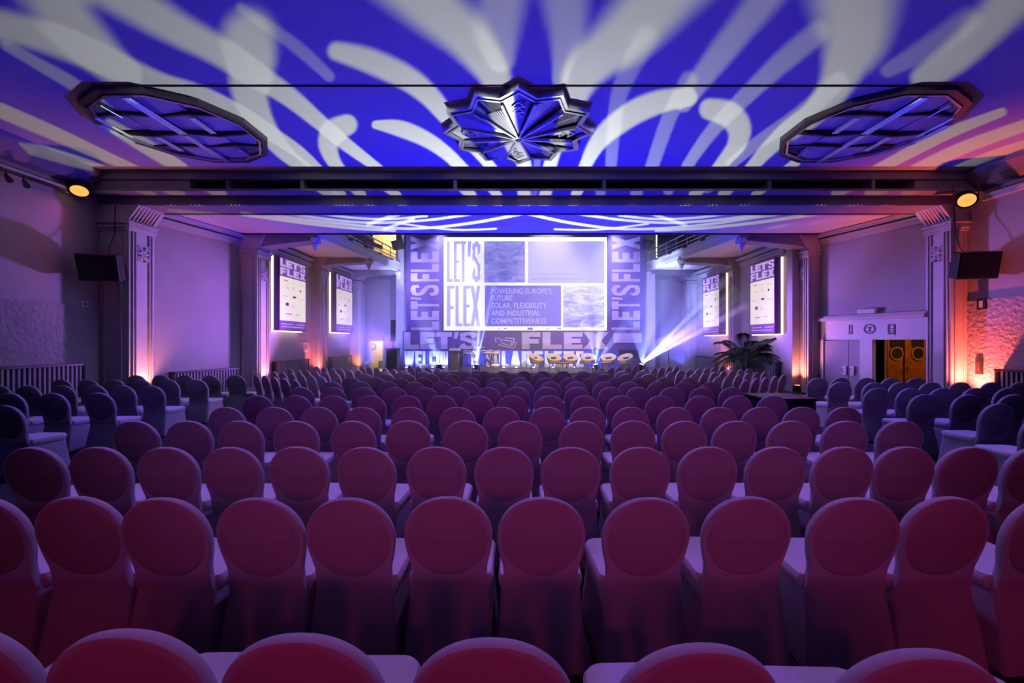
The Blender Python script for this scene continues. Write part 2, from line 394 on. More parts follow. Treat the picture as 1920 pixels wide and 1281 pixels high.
# ------------------------------------------------------------------ lettering: block glyphs in a unit box
def glyph(ch, s=.34, t=.2):
    R = lambda x0, x1, z0, z1: [(x0, z0), (x1, z0), (x1, z1), (x0, z1)]
    m0, m1 = .5-t/2, .5+t/2
    if ch == 'L': return [R(0, s, 0, 1), R(s, 1, 0, t)]
    if ch == 'E': return [R(0, s, 0, 1), R(s, 1, 0, t), R(s, .9, m0, m1), R(s, 1, 1-t, 1)]
    if ch == 'F': return [R(0, s, 0, 1), R(s, .9, m0-.04, m1-.04), R(s, 1, 1-t, 1)]
    if ch == 'T': return [R(.5-s/2, .5+s/2, 0, 1-t), R(0, 1, 1-t, 1)]
    if ch == "'": return [[(.1, .62), (.7, .62), (1, 1), (.2, 1)]]
    if ch == 'X': return [[(0, 0), (s*1.15, 0), (1, 1), (1-s*1.15, 1)], [(1-s*1.15, 0), (1, 0), (s*1.15, 1), (0, 1)]]
    if ch == 'W':
        w = s*.62
        return [[(.14, 0), (.14+w, 0), (w, 1), (0, 1)], [(.14, 0), (.14+w, 0), (.5+w/2, 1), (.5-w/2, 1)],
                [(.86-w, 0), (.86, 0), (.5+w/2, 1), (.5-w/2, 1)], [(.86-w, 0), (.86, 0), (1, 1), (1-w, 1)]]
    if ch == 'M':
        w = s*.7
        return [R(0, w, 0, 1), R(1-w, 1, 0, 1), [(.38, 0), (.62, 0), (w, 1), (0, 1)], [(.38, 0), (.62, 0), (1, 1), (1-w, 1)]]
    if ch == 'A': return [[(0, 0), (s, 0), (.5+s*.35, 1), (.5-s*.5, 1)], [(1-s, 0), (1, 0), (.5+s*.5, 1), (.5-s*.35, 1)], R(.2, .8, .2, .2+t*.8)]
    if ch == 'C': return [R(0, s, .08, .92), [(0, .08), (.12, 0), (1, 0), (1, t), (0, t)], [(0, 1-t), (1, 1-t), (1, 1), (.12, 1), (0, .92)], R(1-s, 1, .1, .34), R(1-s, 1, .66, .9)]
    if ch == 'O': return [R(0, s, .08, .92), R(1-s, 1, .08, .92), [(0, .08), (.12, 0), (.88, 0), (1, .08), (1, t), (0, t)], [(0, 1-t), (1, 1-t), (1, .92), (.88, 1), (.12, 1), (0, .92)]]
    if ch == 'R': return [R(0, s, 0, 1), [(s, 1-t), (1, 1-t), (1, .95), (.9, 1), (s, 1)], R(1-s, 1, .5, 1-t), R(s, .95, m0-.02, m1-.02), [(1-s, 0), (1, 0), (.98, .42), (1-s-.06, .42)]]
    if ch == 'P': return [R(0, s, 0, 1), [(s, 1-t), (1, 1-t), (1, .95), (.9, 1), (s, 1)], R(1-s, 1, .5, 1-t), R(s, .95, m0-.05, m1-.05)]
    if ch == 'S':
        pts = []
        P = [(.86, .74), (.83, .86), (.66, .93), (.42, .93), (.2, .86), (.13, .74), (.2, .62), (.4, .55), (.62, .47), (.82, .38), (.87, .25), (.8, .13), (.6, .07), (.36, .07), (.18, .14), (.13, .27)]
        out = []
        W = .155
        for (xa, za), (xb, zb) in zip(P[:-1], P[1:]):
            dx, dz = xb-xa, zb-za; l = math.hypot(dx, dz); nx, nz = -dz/l, dx/l; ex, ez = dx/l*.035, dz/l*.035
            hw = s*.42 if abs(dz) > abs(dx) else t*.42
            hw = max(hw, .075)
            q = [(xa-ex+nx*hw, za-ez+nz*hw), (xb+ex+nx*hw, zb+ez+nz*hw), (xb+ex-nx*hw, zb+ez-nz*hw), (xa-ex-nx*hw, za-ez-nz*hw)]
            out.append([(min(1, max(0, x)), min(1, max(0, z))) for x, z in q])
        return out
    return []
def put(mb, ch, F, u0, u1, v0, v1, depth, s=.34, t=.2):
    """glyph into rectangle of a face frame F(u, v, w): w along the face normal"""
    for k, poly in enumerate(glyph(ch, s, t)):
        e = depth*(1-.03*k)
        P = [(u0+x*(u1-u0), v0+z*(v1-v0)) for x, z in poly]; n = len(P)
        vs = [F(u, v, 0) for u, v in P]+[F(u, v, e) for u, v in P]
        mb.add(vs, [tuple(range(n)), tuple(range(n, 2*n))]+[(i, (i+1) % n, n+(i+1) % n, n+i) for i in range(n)])
    return mb
def text_mesh(body, F, u0, v0, height, width=None, depth=.004):
    """flat print with the built-in font, lower left corner at (u0, v0)"""
    c = bpy.data.curves.new('t', 'FONT'); c.body = body; c.offset = .012; c.resolution_u = 2
    o = bpy.data.objects.new('t', c); COL.objects.link(o)
    me = bpy.data.meshes.new_from_object(o.evaluated_get(bpy.context.evaluated_depsgraph_get()))
    bpy.data.objects.remove(o); bpy.data.curves.remove(c)
    vs = [v.co.copy() for v in me.vertices]; fs = [tuple(p.vertices) for p in me.polygons]
    bpy.data.meshes.remove(me)
    if not vs: return MB()
    x0 = min(v.x for v in vs); x1 = max(v.x for v in vs); y0 = min(v.y for v in vs); y1 = max(v.y for v in vs)
    sy = height/max(.001, .73); sx = (width/(x1-x0)) if width else sy
    return MB().add([F(u0+(v.x-x0)*sx, v0+v.y*sy, depth) for v in vs], fs)

# ================================================================== ROOM SHELL
XL, XR = -10.4, 11.2
struct(MB().box(-12, 14, -7.2, 25, -.2, 0).build('floor', 'floor'))
struct(MB().box(XL-.3, XR+.3, -7.2, 10.75, 5.8, 6.0).build('ceiling', 'ceil'))
struct(MB().box(-10.6, 11.4, 11.2, 13.78, 5.2, 5.42).build('ceiling_middle', 'ceil'))
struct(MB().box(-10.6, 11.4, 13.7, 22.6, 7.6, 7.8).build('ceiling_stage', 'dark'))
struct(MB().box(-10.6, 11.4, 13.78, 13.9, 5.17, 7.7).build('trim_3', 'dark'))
struct(MB().box(XL-.3, XR+.3, -7.4, -7.2, 0, 6).build('wall_rear', 'wall'))
# side walls as plan polylines (x, y), thickness outwards
def wallrun(name, pts, z0, z1, side, m='wall', th=.25):
    mb = MB(); out = [(x+side*th, y) for x, y in pts]
    mb.prism(pts+out[::-1], 'z', z0, z1)
    return struct(mb.build(name, m))
WL = [(XL, -7.2), (XL, 10.6)]; WR = [(XR, -7.2), (XR, 10.6)]
wl = wallrun('wall_left', WL, 0, 5.8, -1); wr = wallrun('wall_right', WR, 0, 5.8, 1)
wlm = wallrun('wall_left_middle', [(-9.78, 11.0), (-9.06, 14.1)], 0, 5.2, -1)
wls = wallrun('wall_left_stage', [(-8.64, 14.3), (-8.62, 18.0)], 0, 7.6, -1)
wlt = wallrun('wall_left_wing', [(-8.34, 17.9), (-8.3, 21.7)], 0, 7.6, -1)
wrs = wallrun('wall_right_stage', [(9.28, 14.4), (9.26, 18.1)], 0, 7.6, 1)
wrt = wallrun('wall_right_wing', [(9.06, 18.1), (8.85, 21.7)], 0, 7.6, 1)
# right middle wall carries the doorways: built in pieces around the opening
def rmx(d): return 10.80+(9.88-10.80)*(d-11.2)/(14.1-11.2)
DA, DB = 11.24, 12.38        # open doorway along the wall
wrm = bpy.data.objects.new('wall_right_middle', None); COL.objects.link(wrm); wrm['kind'] = 'structure'
def rpiece(d0, d1, z0, z1, th=.25, inn=0.0):
    return MB().prism([(rmx(d0)-inn, d0), (rmx(d1)-inn, d1), (rmx(d1)+th, d1), (rmx(d0)+th, d0)], 'z', z0, z1)
DH = pz(637, 12.0)
rpiece(11.0, 14.15, 2.42, 5.2).build('wall_panel', 'wall', wrm)
rpiece(11.0, DA-.02, 0, 2.42).build('wall_panel', 'wall', wrm)
rpiece(DB+.02, 14.15, 0, DH+.02, th=.3).build('wall_panel', 'wall', wrm)
rpiece(DA-.05, 13.92, DH, pz(602, 13.4), inn=.04).build('lintel_band', 'white', wrm)
rpiece(DA-.05, 13.95, pz(602, 13.4), pz(602, 13.4)+.10, inn=.14).build('lintel_cornice', 'stone', wrm)
rpiece(DA-.05, 13.95, pz(602, 13.4)+.10, pz(602, 13.4)+.16, inn=.09).build('lintel_cornice', 'stone', wrm)
# back wall of the stage house with the lit doorway on its left
BW = 21.7
bw = bpy.data.objects.new('wall_back', None); COL.objects.link(bw); bw['kind'] = 'structure'
dx0, dx1 = pxx(693, BW), pxx(718, BW); dzt = pz(640, BW)
ux0, ux1, uz0, uz1 = pxx(699, BW), pxx(743, BW), pz(491, BW), 7.35
for b in ((-8.6, dx0, 0, uz0), (dx0, dx1, dzt, uz0), (dx1, 9.1, 0, uz0), (-8.6, ux0, uz0, 7.6), (ux1, 9.1, uz0, 7.6), (ux0, ux1, uz1, 7.6)):
    MB().box(b[0], b[1], BW, BW+.25, b[2], b[3]).build('wall_panel', 'wall', bw)
def lit_room(name, x0, x1, z0, z1, d, depth, m, lamp, power):
    r = bpy.data.objects.new(name, None); COL.objects.link(r); r['kind'] = 'structure'
    MB().box(x0-.5, x1+.5, d+depth, d+depth+.1, z0-.1, z1+.4).build('back_panel', m, r)
    MB().box(x0-.6, x0-.5, d+.26, d+depth, z0-.1, z1+.4).build('side_panel', m, r)
    MB().box(x1+.5, x1+.6, d+.26, d+depth, z0-.1, z1+.4).build('side_panel', m, r)
    MB().box(x0-.6, x1+.6, d+.26, d+depth, z1+.4, z1+.5).build('top_panel', m, r)
    MB().box(x0-.6, x1+.6, d+.26, d+depth, z0-.15, z0-.05).build('ground_panel', 'floor' if z0 < .5 else m, r)
    point(name+'_lamp', ((x0+x1)/2, d+depth*.55, z1+.1), lamp, power, .08)
    return r
lit_room('corridor', dx0, dx1, 0.1, dzt, BW, 1.7, 'cream', (1, .76, .34), 95)
lit_room('upper_room', ux0, ux1, uz0, uz1, BW, 1.8, 'cream', (1, .72, .38), 150)
# corridor counter and round wall clock seen through the lower doorway
MB_ = MB().box(dx0+.27, dx1+.1, BW+.5, BW+1.2, 0.05, pz(676, BW+.5))
tag(MB_.build('cabinet', 'stone', None, bevel=.02), 'low grey cabinet standing in the lit yellow doorway left of the stage', 'cabinet')
ck = thing('wall_clock', 'round dark rimmed wall clock inside the lit yellow doorway', 'clock', (dx0+.17, BW+1.66, pz(650, BW+1.6)))
ck.location = (pxx(699, BW+1.6), BW+1.66, pz(650, BW+1.6))
T = Matrix.Rotation(PI/2, 4, 'X')
MB().lathe([(.13, 0), (.17, .0), (.17, .04), (.13, .04)], 24, T=T, ring=True).build('rim', 'dark', ck, local=True)
MB().lathe([(.001, .0), (.13, .0), (.13, .02), (.001, .02)], 24, T=T).build('dial', 'white', ck, local=True)
MB().bar((0, -.03, 0), (.0, -.03, .09), .014).bar((0, -.03, 0), (.06, -.03, -.03), .016).build('hands', 'black', ck, local=True)
# doorway casings
dc = struct(MB().box(dx0-.10, dx0, BW-.06, BW, 0, dzt+.1).box(dx1, dx1+.1, BW-.06, BW, 0, dzt+.1).box(dx0-.1, dx1+.1, BW-.06, BW, dzt, dzt+.1).build('door_3', 'stone'))

# front wall return between the two halls (above the columns) and beam
bm_ = bpy.data.objects.new('trim_1', None); COL.objects.link(bm_); bm_['kind'] = 'structure'
MB().box(XL, XR, 10.25, 10.46, 5.60, 5.80).build('fascia', 'beam', bm_, bevel=.01)
MB().box(XL, XR, 10.62, 10.75, 5.36, 5.8).build('slot_back', 'dark', bm_)  # dark sheet standing in for the shade inside the open slot
MB().box(XL, XR, 10.20, 10.52, 5.30, 5.36).build('ledge', 'beam', bm_, bevel=.01)
MB().box(XL, XR, 10.60, 11.30, 5.09, 5.36).build('beam_body', 'beam', bm_, bevel=.01)
MB().box(XL, XR, 11.30, 11.36, 5.06, 5.44).build('rear_fillet', 'beam', bm_)
for x in (-7.0, -5.2, -1.5, 2.1, 6.1, 8.6):
    MB().box(x-.04, x+.04, 10.3, 10.6, 5.36, 5.60).build('slot_post', 'beam', bm_)
for x0, x1 in ((XL, -7.9), (9.6, XR)):
    MB().box(x0, x1, 10.3, 10.62, 5.36, 5.62).build('slot_end', 'beam', bm_)
dn = MB()
for i in range(215):
    x = XL+.05+i*.1; dn.box(x, x+.055, 10.57, 10.63, 5.075, 5.115)
o = dn.build('dentil_row', 'beam', bm_); o['kind'] = 'stuff'
# thin cable channel across the hall ceiling
struct(MB().box(-6.5, 6.9, 6.82, 6.845, 5.785, 5.80).build('trim_2', 'dark'))

# cornice rails along the front side walls
for sgn, X, nm in ((-1, XL, 'trim_4'), (1, XR, 'trim_5')):
    zc = CZ+.338*10.4 if sgn < 0 else CZ+.310*11.2
    mb = MB()
    x_in = X-sgn*.10
    mb.box(min(X, x_in), max(X, x_in), -7.2, 10.25, zc-.03, zc+.03)
    x_in = X-sgn*.05
    mb.box(min(X, x_in), max(X, x_in), -7.2, 10.25, zc-.10, zc-.03)
    struct(mb.build(nm, 'white'))
    mb = MB(); x_in = X-sgn*.45
    mb.prism([(X, 5.8), (x_in, 5.8), (x_in, 5.68), (X-sgn*.18, zc+.22), (X, zc+.16)], 'y', -7.2, 10.25)
    struct(mb.build(nm.replace('4', '6').replace('5', '7'), 'beam'))
# rough plaster dado on the front side walls
struct(MB().box(XL, XL+.03, -7.2, 10.6, 0, CZ+.082*10.4).build('trim_8', 'dado'))
struct(MB().box(XR-.03, XR, -7.2, 10.6, 0, CZ+.095*10.6).build('trim_9', 'dado'))
# cornices on the middle and stage side walls
def cornice(name, p, q, z, sgn):
    (xa, ya), (xb, yb) = p, q
    mb = MB()
    for w, z0, z1 in ((.10, z-.02, z+.04), (.16, z+.10, z+.15), (.05, z-.14, z-.02)):
        mb.prism([(xa, ya), (xb, yb), (xb-sgn*w, yb), (xa-sgn*w, ya)], 'z', z0, z1)
    mb.prism([(xa, ya), (xb, yb), (xb-sgn*.22, yb), (xa-sgn*.22, ya)], 'z', z+.15, z+.2)
    return struct(mb.build(name, 'stone'))
cornice('trim_10', (-9.70, 11.3), (-9.08, 14.0), 4.98, -1)
cornice('trim_11', (10.76, 11.3), (9.92, 14.0), 4.98, 1)
cornice('trim_12', (-8.63, 14.7), (-8.62, 17.8), 4.90, -1)
cornice('trim_13', (9.27, 14.8), (9.26, 17.8), 4.90, 1)
cornice('trim_14', (-8.33, 18.5), (-8.31, 21.6), 4.90, -1)
cornice('trim_15', (9.04, 19.0), (8.86, 21.6), 4.90, 1)

# pilasters: shaft, fluted fillets, capital, ornament - children of the wall they stand on
def rosette(mb, c, r, ax):
    """small leaf relief; ax = +1/-1 faces along x"""
    for k in range(6):
        t = 2*PI*k/6
        p = Vector((c[0]+ax*.015, c[1]+math.cos(t)*r*.6, c[2]+math.sin(t)*r*.6))
        q = Vector((c[0]+ax*.03, c[1]+math.cos(t)*r*1.4, c[2]+math.sin(t)*r*1.4))
        mb.tube([c, p, q], [r*.2, r*.38, r*.1], 6)
    mb.lathe([(r*.45, 0), (r*.3, .03), (.005, .05)], 8, c, Matrix.Rotation(PI/2*ax, 4, 'Y'))
def pilaster(wall, sgn, xw, xin, d0, d1, zt, zc):
    """sgn -1: left wall. faces the room at xin, front face at d0"""
    a, b = min(xw, xin), max(xw, xin)
    inn = 1 if sgn < 0 else -1
    MB().box(a, b, d0, d1, 0, zt).build('pilaster_shaft', 'stone', wall, bevel=.012)
    L = d1-d0
    for f in (.10, .22, .74, .86):
        y = d0+L*f
        MB().box(min(xin, xin+inn*.035), max(xin, xin+inn*.035), y, y+L*.045, .12, zc-.05).build('pilaster_fillet', 'stone', wall, bevel=.008)
    wd = abs(xin-xw)
    for f in (.18, .72):
        x = a+wd*f
        MB().box(x, x+wd*.07, d0-.03, d0, .12, zc-.05).build('pilaster_fillet', 'stone', wall, bevel=.008)
    mb = MB()
    for w, z0, z1 in ((.03, zc-.06, zc), (.06, zc+.0, zc+.05), (.04, zc+.05, zc+.12), (.09, zc+.12, zc+.17)):
        xi = xin+inn*w
        mb.box(min(xw, xi), max(xw, xi), d0-w, d1+w*.3, z0, z1)
    mb.build('pilaster_capital', 'stone', wall, bevel=.006)
    # flared bracket above the capital
    e = min(.30, .3)
    mb = MB()
    prof = [(xin, zc+.17), (xin+inn*.10, zc+.3), (xin+inn*e, zt), (xw, zt), (xw, zc+.17)]
    mb.prism(prof, 'y', d0-.05, d1)
    for k in range(7):
        y = d0+L*(.06+.13*k)
        mb.bar((xin+inn*.06, y, zc+.2), (xin+inn*(e-.02), y, zt-.03), .035, .02)
    mb.build('pilaster_bracket', 'stone', wall, bevel=.005)
    mb = MB()
    for dz in (-.45, -.7):
        rosette(mb, Vector((xin, d0+L*.36, zc+dz)), .07, inn); rosette(mb, Vector((xin, d0+L*.64, zc+dz)), .07, inn)
    rosette(mb, Vector((xin, d0+L*.5, zc-.57)), .12, inn)
    mb.bar((xin+inn*.02, d0+L*.28, zc-.38), (xin+inn*.02, d0+L*.72, zc-.38), .03)
    mb.build('pilaster_ornament', 'stone', wall)
    MB().box(min(xw, xin+inn*.05), max(xw, xin+inn*.05), d0-.05, d1, 0, .18).build('pilaster_plinth', 'stone', wall, bevel=.01)
pilaster(wl, -1, -10.4, -9.65, 10.6, 11.35, 5.09, 4.52)
pilaster(wr, 1, 11.2, 10.77, 10.6, 11.25, 5.09, 4.52)
pilaster(wlm, -1, -9.15, -8.54, 14.0, 14.7, 5.2, 4.52)
pilaster(wrm, 1, 10.1, 9.55, 14.0, 14.8, 5.2, 4.52)
pilaster(wls, -1, -8.75, -8.23, 17.8, 18.5, 5.2, 4.5)
pilaster(wrs, 1, 9.4, 9.01, 17.8, 18.97, 5.2, 4.5)
pilaster(wlt, -1, -8.4, -7.75, 21.1, 21.66, 5.2, 4.5)
pilaster(wrt, 1, 9.0, 8.40, 21.1, 21.66, 5.2, 4.5)

# ================================================================== BALCONIES
def balcony(name, label, sgn, e0, e1, xw):
    """e0, e1: inner edge points (x, y); xw: wall side"""
    t = thing(name, label, 'balcony', (0, 0, 0)); 
    (xa, ya), (xb, yb) = e0, e1
    inn = 1 if sgn < 0 else -1
    MB().prism([(xw, ya), (xa, ya), (xb, yb), (xw, yb)], 'z', 5.2, 5.42).build('slab', 'ceil', t)
    D = Vector((xb-xa, yb-ya, 0)); n = Vector((inn, 0, 0))
    A = Vector((xa, ya, 0)); Bv = Vector((xb, yb, 0))
    mb = MB()
    for o_, z0, z1 in ((.05, 5.16, 5.25), (.10, 5.25, 5.47), (.15, 5.47, 5.56), (.03, 5.56, 5.62)):
        P = [(xa-inn*.2, ya), (xa+inn*o_, ya), (xb+inn*o_, yb), (xb-inn*.2, yb)]
        mb.prism(P, 'z', z0, z1)
    mb.build('fascia', 'white', t, bevel=.006)
    for k in range(9):
        f = k/8; p = A+D*f
        MB().tube([p+Vector((0, 0, 5.6)), p+Vector((0, 0, 6.12))], .022, 8).build('railing_post', 'metal', t)
    for z in (5.74, 5.90, 6.12):
        MB().tube([A+Vector((0, 0, z)), Bv+Vector((0, 0, z))], .018 if z < 6.1 else .028, 8).build('railing_bar', 'metal', t)
    for f in (.12, .3, .48, .66, .84):
        p = A+D*f+n*.16
        MB().box(p.x-.05, p.x+.05, p.y-.12, p.y+.12, 5.49, 5.55).build('fascia_bracket', 'dark', t)
    for d, zt, zw in ((14.0, 5.02, 4.78), (17.8, 5.02, 4.84), (20.9, 5.05, 4.86)):
        f = (d-ya)/(yb-ya); xe = xa+(xb-xa)*f - inn*.02; xs = {14.0: (-8.6, 9.6), 17.8: (-8.3, 9.05), 20.9: (-7.9, 8.5)}[d][0 if sgn < 0 else 1]
        d_ = max(d, ya+.03)
        xm = xs+(xe-xs)*.35
        MB().prism([(xs, 5.2), (xs, zw), (xm, zw+.10), (xe, zt), (xe, 5.2)], 'y', d_, d_+.55).build('bracket_beam', 'beam', t, bevel=.015)
        mb = MB(); c = Vector((xe+inn*.02, d_+.1, 5.0))
        mb.lathe([(.02, -.30), (.07, -.2), (.10, -.06), (.16, .04), (.17, .12), (.10, .2), (.01, .22)], 8, c)
        mb.tube([c+Vector((-.16, 0, .1)), c+Vector((-.05, -.06, -.1)), c+Vector((0, 0, -.3))], [.05, .05, .02], 6)
        mb.tube([c+Vector((.16, 0, .1)), c+Vector((.05, -.06, -.1)), c+Vector((0, 0, -.3))], [.05, .05, .02], 6)
        mb.build('corbel', 'white', t)
    return t
balcony('balcony', 'white plaster balcony with steel railing left of the screen, below the lit yellow opening', -1, (-6.68, 13.95), (-5.85, 20.85), -8.6)
balcony('balcony', 'white plaster balcony with steel railing right of the screen, in front of dark blue space', 1, (7.42, 13.95), (6.45, 20.85), 9.3)
# plain piers either side of the stage opening
for x0, x1, n in ((742, 763, 'trim_16'), (1209, 1229, 'trim_17')):
    d = 20.95
    struct(MB().box(pxx(x0, d), pxx(x1, d), d, d+.6, 0, 7.6).build(n, 'stone', None, bevel=.03))

# ================================================================== DOORS on the right middle wall
d1_ = bpy.data.objects.new('door_1', None); COL.objects.link(d1_); d1_['kind'] = 'structure'
ya, yb, yc = DB+.34, 13.06, 13.78
for i, (a, b) in enumerate(((ya, yb-.006), (yb+.006, yc))):
    lf = rpiece(a, b, .02, DH-.03, th=-.0, inn=.07).build('door_leaf', 'wall', d1_, bevel=.006)
    hy = b-.10 if i == 0 else a+.10
    hx = rmx(hy)-.07
    MB().box(hx-.03, hx, hy-.085, hy+.085, pz(704, 13.0), pz(690, 13.0)+.05).build('push_plate', 'white', lf, bevel=.006)
    MB().tube([(hx-.03, hy, pz(699, 13)), (hx-.09, hy, pz(699, 13)), (hx-.09, hy, pz(691, 13)), (hx-.03, hy, pz(691, 13))], .014).build('door_handle', 'metal', lf)
rpiece(yc, yc+.08, 0, DH, inn=.11).build('door_frame', 'white', d1_); rpiece(DB+.02, ya, 0, DH, inn=.11).build('door_frame', 'white', d1_)
# amber vestibule with two varnished doors behind the open doorway
vt = bpy.data.objects.new('vestibule', None); COL.objects.link(vt); vt['kind'] = 'structure'
vx0 = rmx(DA)+.10; vx1 = 13.3
MB().box(vx0-.15, vx1+1.2, 16.0, 16.1, 0, 2.6).build('end_panel', 'amberdoor', vt)
MB().box(rmx(10.9)+.27, vx1+1.2, 10.85, 10.95, 0, 2.6).build('side_panel', 'amberdoor', vt)
MB().box(vx1+1.1, vx1+1.2, 10.9, 16.0, 0, 2.6).build('side_panel', 'amberdoor', vt)
MB().box(vx0-.1, vx1+1.2, 10.9, 16.1, 2.5, 2.6).build('top_panel', 'amberdoor', vt)
point('vestibule_lamp', (12.3, 11.7, 2.3), (1, .50, .10), 34, .08)
d2_ = bpy.data.objects.new('door_2', None); COL.objects.link(d2_); d2_['kind'] = 'structure'
# leaves stand on a plane crossing the vestibule so both portholes show through the opening
def vest_x(xp, d): return (xp-970)/800*d
VD = 13.4
for xp0, xp1, xc in ((1664, 1693, 1680), (1697, 1738, 1720)):
    lf = MB().box(vest_x(xp0, VD), vest_x(xp1, VD), VD, VD+.06, .02, 2.45).build('door_leaf', 'amberdoor', d2_, bevel=.008)
    cx = vest_x(xc, VD); cz = pz(663, VD)
    r = .17
    T = Matrix.Rotation(PI/2, 4, 'X')
    MB().lathe([(r, 0), (r+.04, 0), (r+.04, .04), (r, .04)], 28, (cx, VD, cz), T, True).build('porthole_rim', 'wood', lf)
    MB().lathe([(.002, .0), (r, .0), (r, .015), (.002, .015)], 28, (cx, VD, cz), T).build('porthole_glass', 'dark', lf)
    MB().box(cx-.19, cx+.19, VD-.02, VD, pz(652, VD), pz(634, VD)).build('upper_pane', 'dark', lf)
    hx = vest_x(xp0 if xc > 1700 else xp1, VD)+(.05 if xc > 1700 else -.05)
    MB().tube([(hx, VD-.05, pz(697, VD)), (hx, VD-.05, pz(688, VD))], .014).build('door_handle', 'metal', lf)
for xp in (1650, 1655, 1660):
    MB().tube([(vest_x(xp, 12.9), 12.9, 0), (vest_x(xp, 12.9), 12.9, 2.5)], .035, 8).build('curtain_fold', 'amberdoor', d2_)
# marks on the lintel band
def rface(u, v, w):    # u = depth along the wall, v = height, w = out into the room
    return (rmx(u)-.04-w, u, v)
mk = thing('wall_sign', 'slim dark upright pictogram on the white lintel above the closed door', 'sign', (rmx(13.03)-.04, 13.03, pz(617, 13.0)))
g = MB()
zc = pz(617, 13.03)
for u in (-.035, .035): g.add([rface(13.03+u+a, zc+b, w) for w in (0.002, .012) for a, b in ((-.012, -.16), (.012, -.16), (.012, .13), (-.012, .13))], [(0,1,2,3),(4,5,6,7),(0,1,5,4),(1,2,6,5),(2,3,7,6),(3,0,4,7)])
g.add([rface(13.03+a, zc-.16+b, w) for w in (.002, .012) for a, b in ((-.045, 0), (.045, 0), (.045, .03), (-.045, .03))], [(0,1,2,3),(4,5,6,7),(0,1,5,4),(1,2,6,5),(2,3,7,6),(3,0,4,7)])
g.build('print', 'dmetal', mk)
mk = thing('wall_sign', 'small round ring emblem in the middle of the white lintel', 'sign', (rmx(12.52)-.04, 12.52, pz(617, 12.5)))
zc = pz(617, 12.52); g = MB(); n = 24
for (r0, r1) in ((.115, .15),):
    ring = [rface(12.52+r*math.cos(2*PI*k/n), zc+r*math.sin(2*PI*k/n), w) for w in (.002, .012) for r in (r0, r1) for k in range(n)]
    g.add(ring, [(2*n+k, 2*n+(k+1) % n, 3*n+(k+1) % n, 3*n+k) for k in range(n)]+[(n+k, n+(k+1) % n, 3*n+(k+1) % n, 3*n+k) for k in range(n)]+[(k, (k+1) % n, 2*n+(k+1) % n, 2*n+k) for k in range(n)])
for a0, b0, a1, b1 in ((-.05, .02, .05, .05), (-.015, -.08, .015, .07), (-.05, -.08, .05, -.055)):
    g.add([rface(12.52+a, zc+b, w) for w in (.002, .012) for a, b in ((a0, b0), (a1, b0), (a1, b1), (a0, b1))], [(0,1,2,3),(4,5,6,7),(0,1,5,4),(1,2,6,5),(2,3,7,6),(3,0,4,7)])
g.build('print', 'dmetal', mk)
mk = thing('wall_sign', 'dark ladder shaped pictogram on the lintel above the amber doorway', 'sign', (rmx(11.98)-.04, 11.98, pz(617, 12.0)))
zc = pz(617, 11.98); g = MB()
for a0, b0, a1, b1 in ((-.085, -.17, -.05, .14), (.05, -.15, .085, .14), (-.05, .10, .05, .125), (-.05, .0, .05, .025), (-.05, -.06, .05, -.04), (-.05, -.15, .05, -.10)):
    g.add([rface(11.98+a, zc+b, w) for w in (.002, .012) for a, b in ((a0, b0), (a1, b0), (a1, b1), (a0, b1))], [(0,1,2,3),(4,5,6,7),(0,1,5,4),(1,2,6,5),(2,3,7,6),(3,0,4,7)])
g.build('print', 'dmetal', mk)
el = thing('emergency_light', 'white emergency light box on the ledge above the right hand doors', 'light', (rmx(12.55)-.1, 12.55, pz(592, 12.5)))
rpiece(12.30, 12.78, 2.52, 2.66, th=-.02, inn=.13).build('housing', 'white', el, bevel=.012)
rpiece(12.34, 12.74, 2.535, 2.645, th=-.13, inn=.142).build('diffuser', 'frost', el)

# ================================================================== RADIATOR COVERS
def radiator(label, p, q, ztop, sgn, pitch=.095, depth=.18):
    """p, q = ends on the wall (x, y); slats one by one"""
    (xa, ya), (xb, yb) = p, q
    t = thing('radiator_cover', label, 'radiator', (xa, ya, 0), 0, 'slatted radiator covers along the side walls')
    inn = 1 if sgn < 0 else -1
    L = math.hypot(xb-xa, yb-ya); u = Vector(((xb-xa)/L, (yb-ya)/L, 0)); n = Vector((inn, 0, 0))
    A = Vector((xa, ya, 0))
    def slab(a, b, o0, o1, z0, z1, nm, m, par, bev=0):
        P = [A+u*a+n*o0, A+u*b+n*o0, A+u*b+n*o1, A+u*a+n*o1]
        return MB().prism([(v.x, v.y) for v in P], 'z', z0, z1).build(nm, m, par, bevel=bev)
    slab(0, L, 0, depth+.02, ztop-.05, ztop, 'top_shelf', 'dmetal', t, .006)
    slab(0, .05, 0, depth, .02, ztop-.05, 'end_panel', 'dmetal', t); slab(L-.05, L, 0, depth, .02, ztop-.05, 'end_panel', 'dmetal', t)
    slab(.05, L-.05, .01, .03, .02, ztop-.05, 'back_panel', 'black', t)
    slab(.05, L-.05, depth-.05, depth-.01, .02, .10, 'bottom_rail', 'slat', t)
    first = None; k = 0; a = .05+pitch*.5
    while a < L-.06:
        if first is None: first = slab(a, a+pitch*.45, depth-.07, depth-.015, .10, ztop-.05, 'slat', 'slat', t)
        else:
            c = first.copy(); COL.objects.link(c); c.parent = t; c.location = u*(pitch*k)
        k += 1; a += pitch
    return t
radiator('long dark slatted radiator cover on the rough front left wall', (XL+.04, 7.0), (XL+.04, 10.06), CZ-.0494*10.3, -1)
radiator('dark slatted radiator cover at the far right edge on the rough wall', (XR-.04, 7.0), (XR-.04, 9.82), CZ-.0565*11.1, 1)
radiator('low slatted radiator cover on the plain wall between the first two left pilasters', (-9.62, 11.75), (-9.16, 13.72), .86, -1)
radiator('radiator cover under the larger left poster', (-8.63, 15.0), (-8.63, 17.35), 1.0, -1)
radiator('radiator cover under the smaller left poster near the stage', (-8.32, 18.75), (-8.31, 20.95), 1.02, -1)
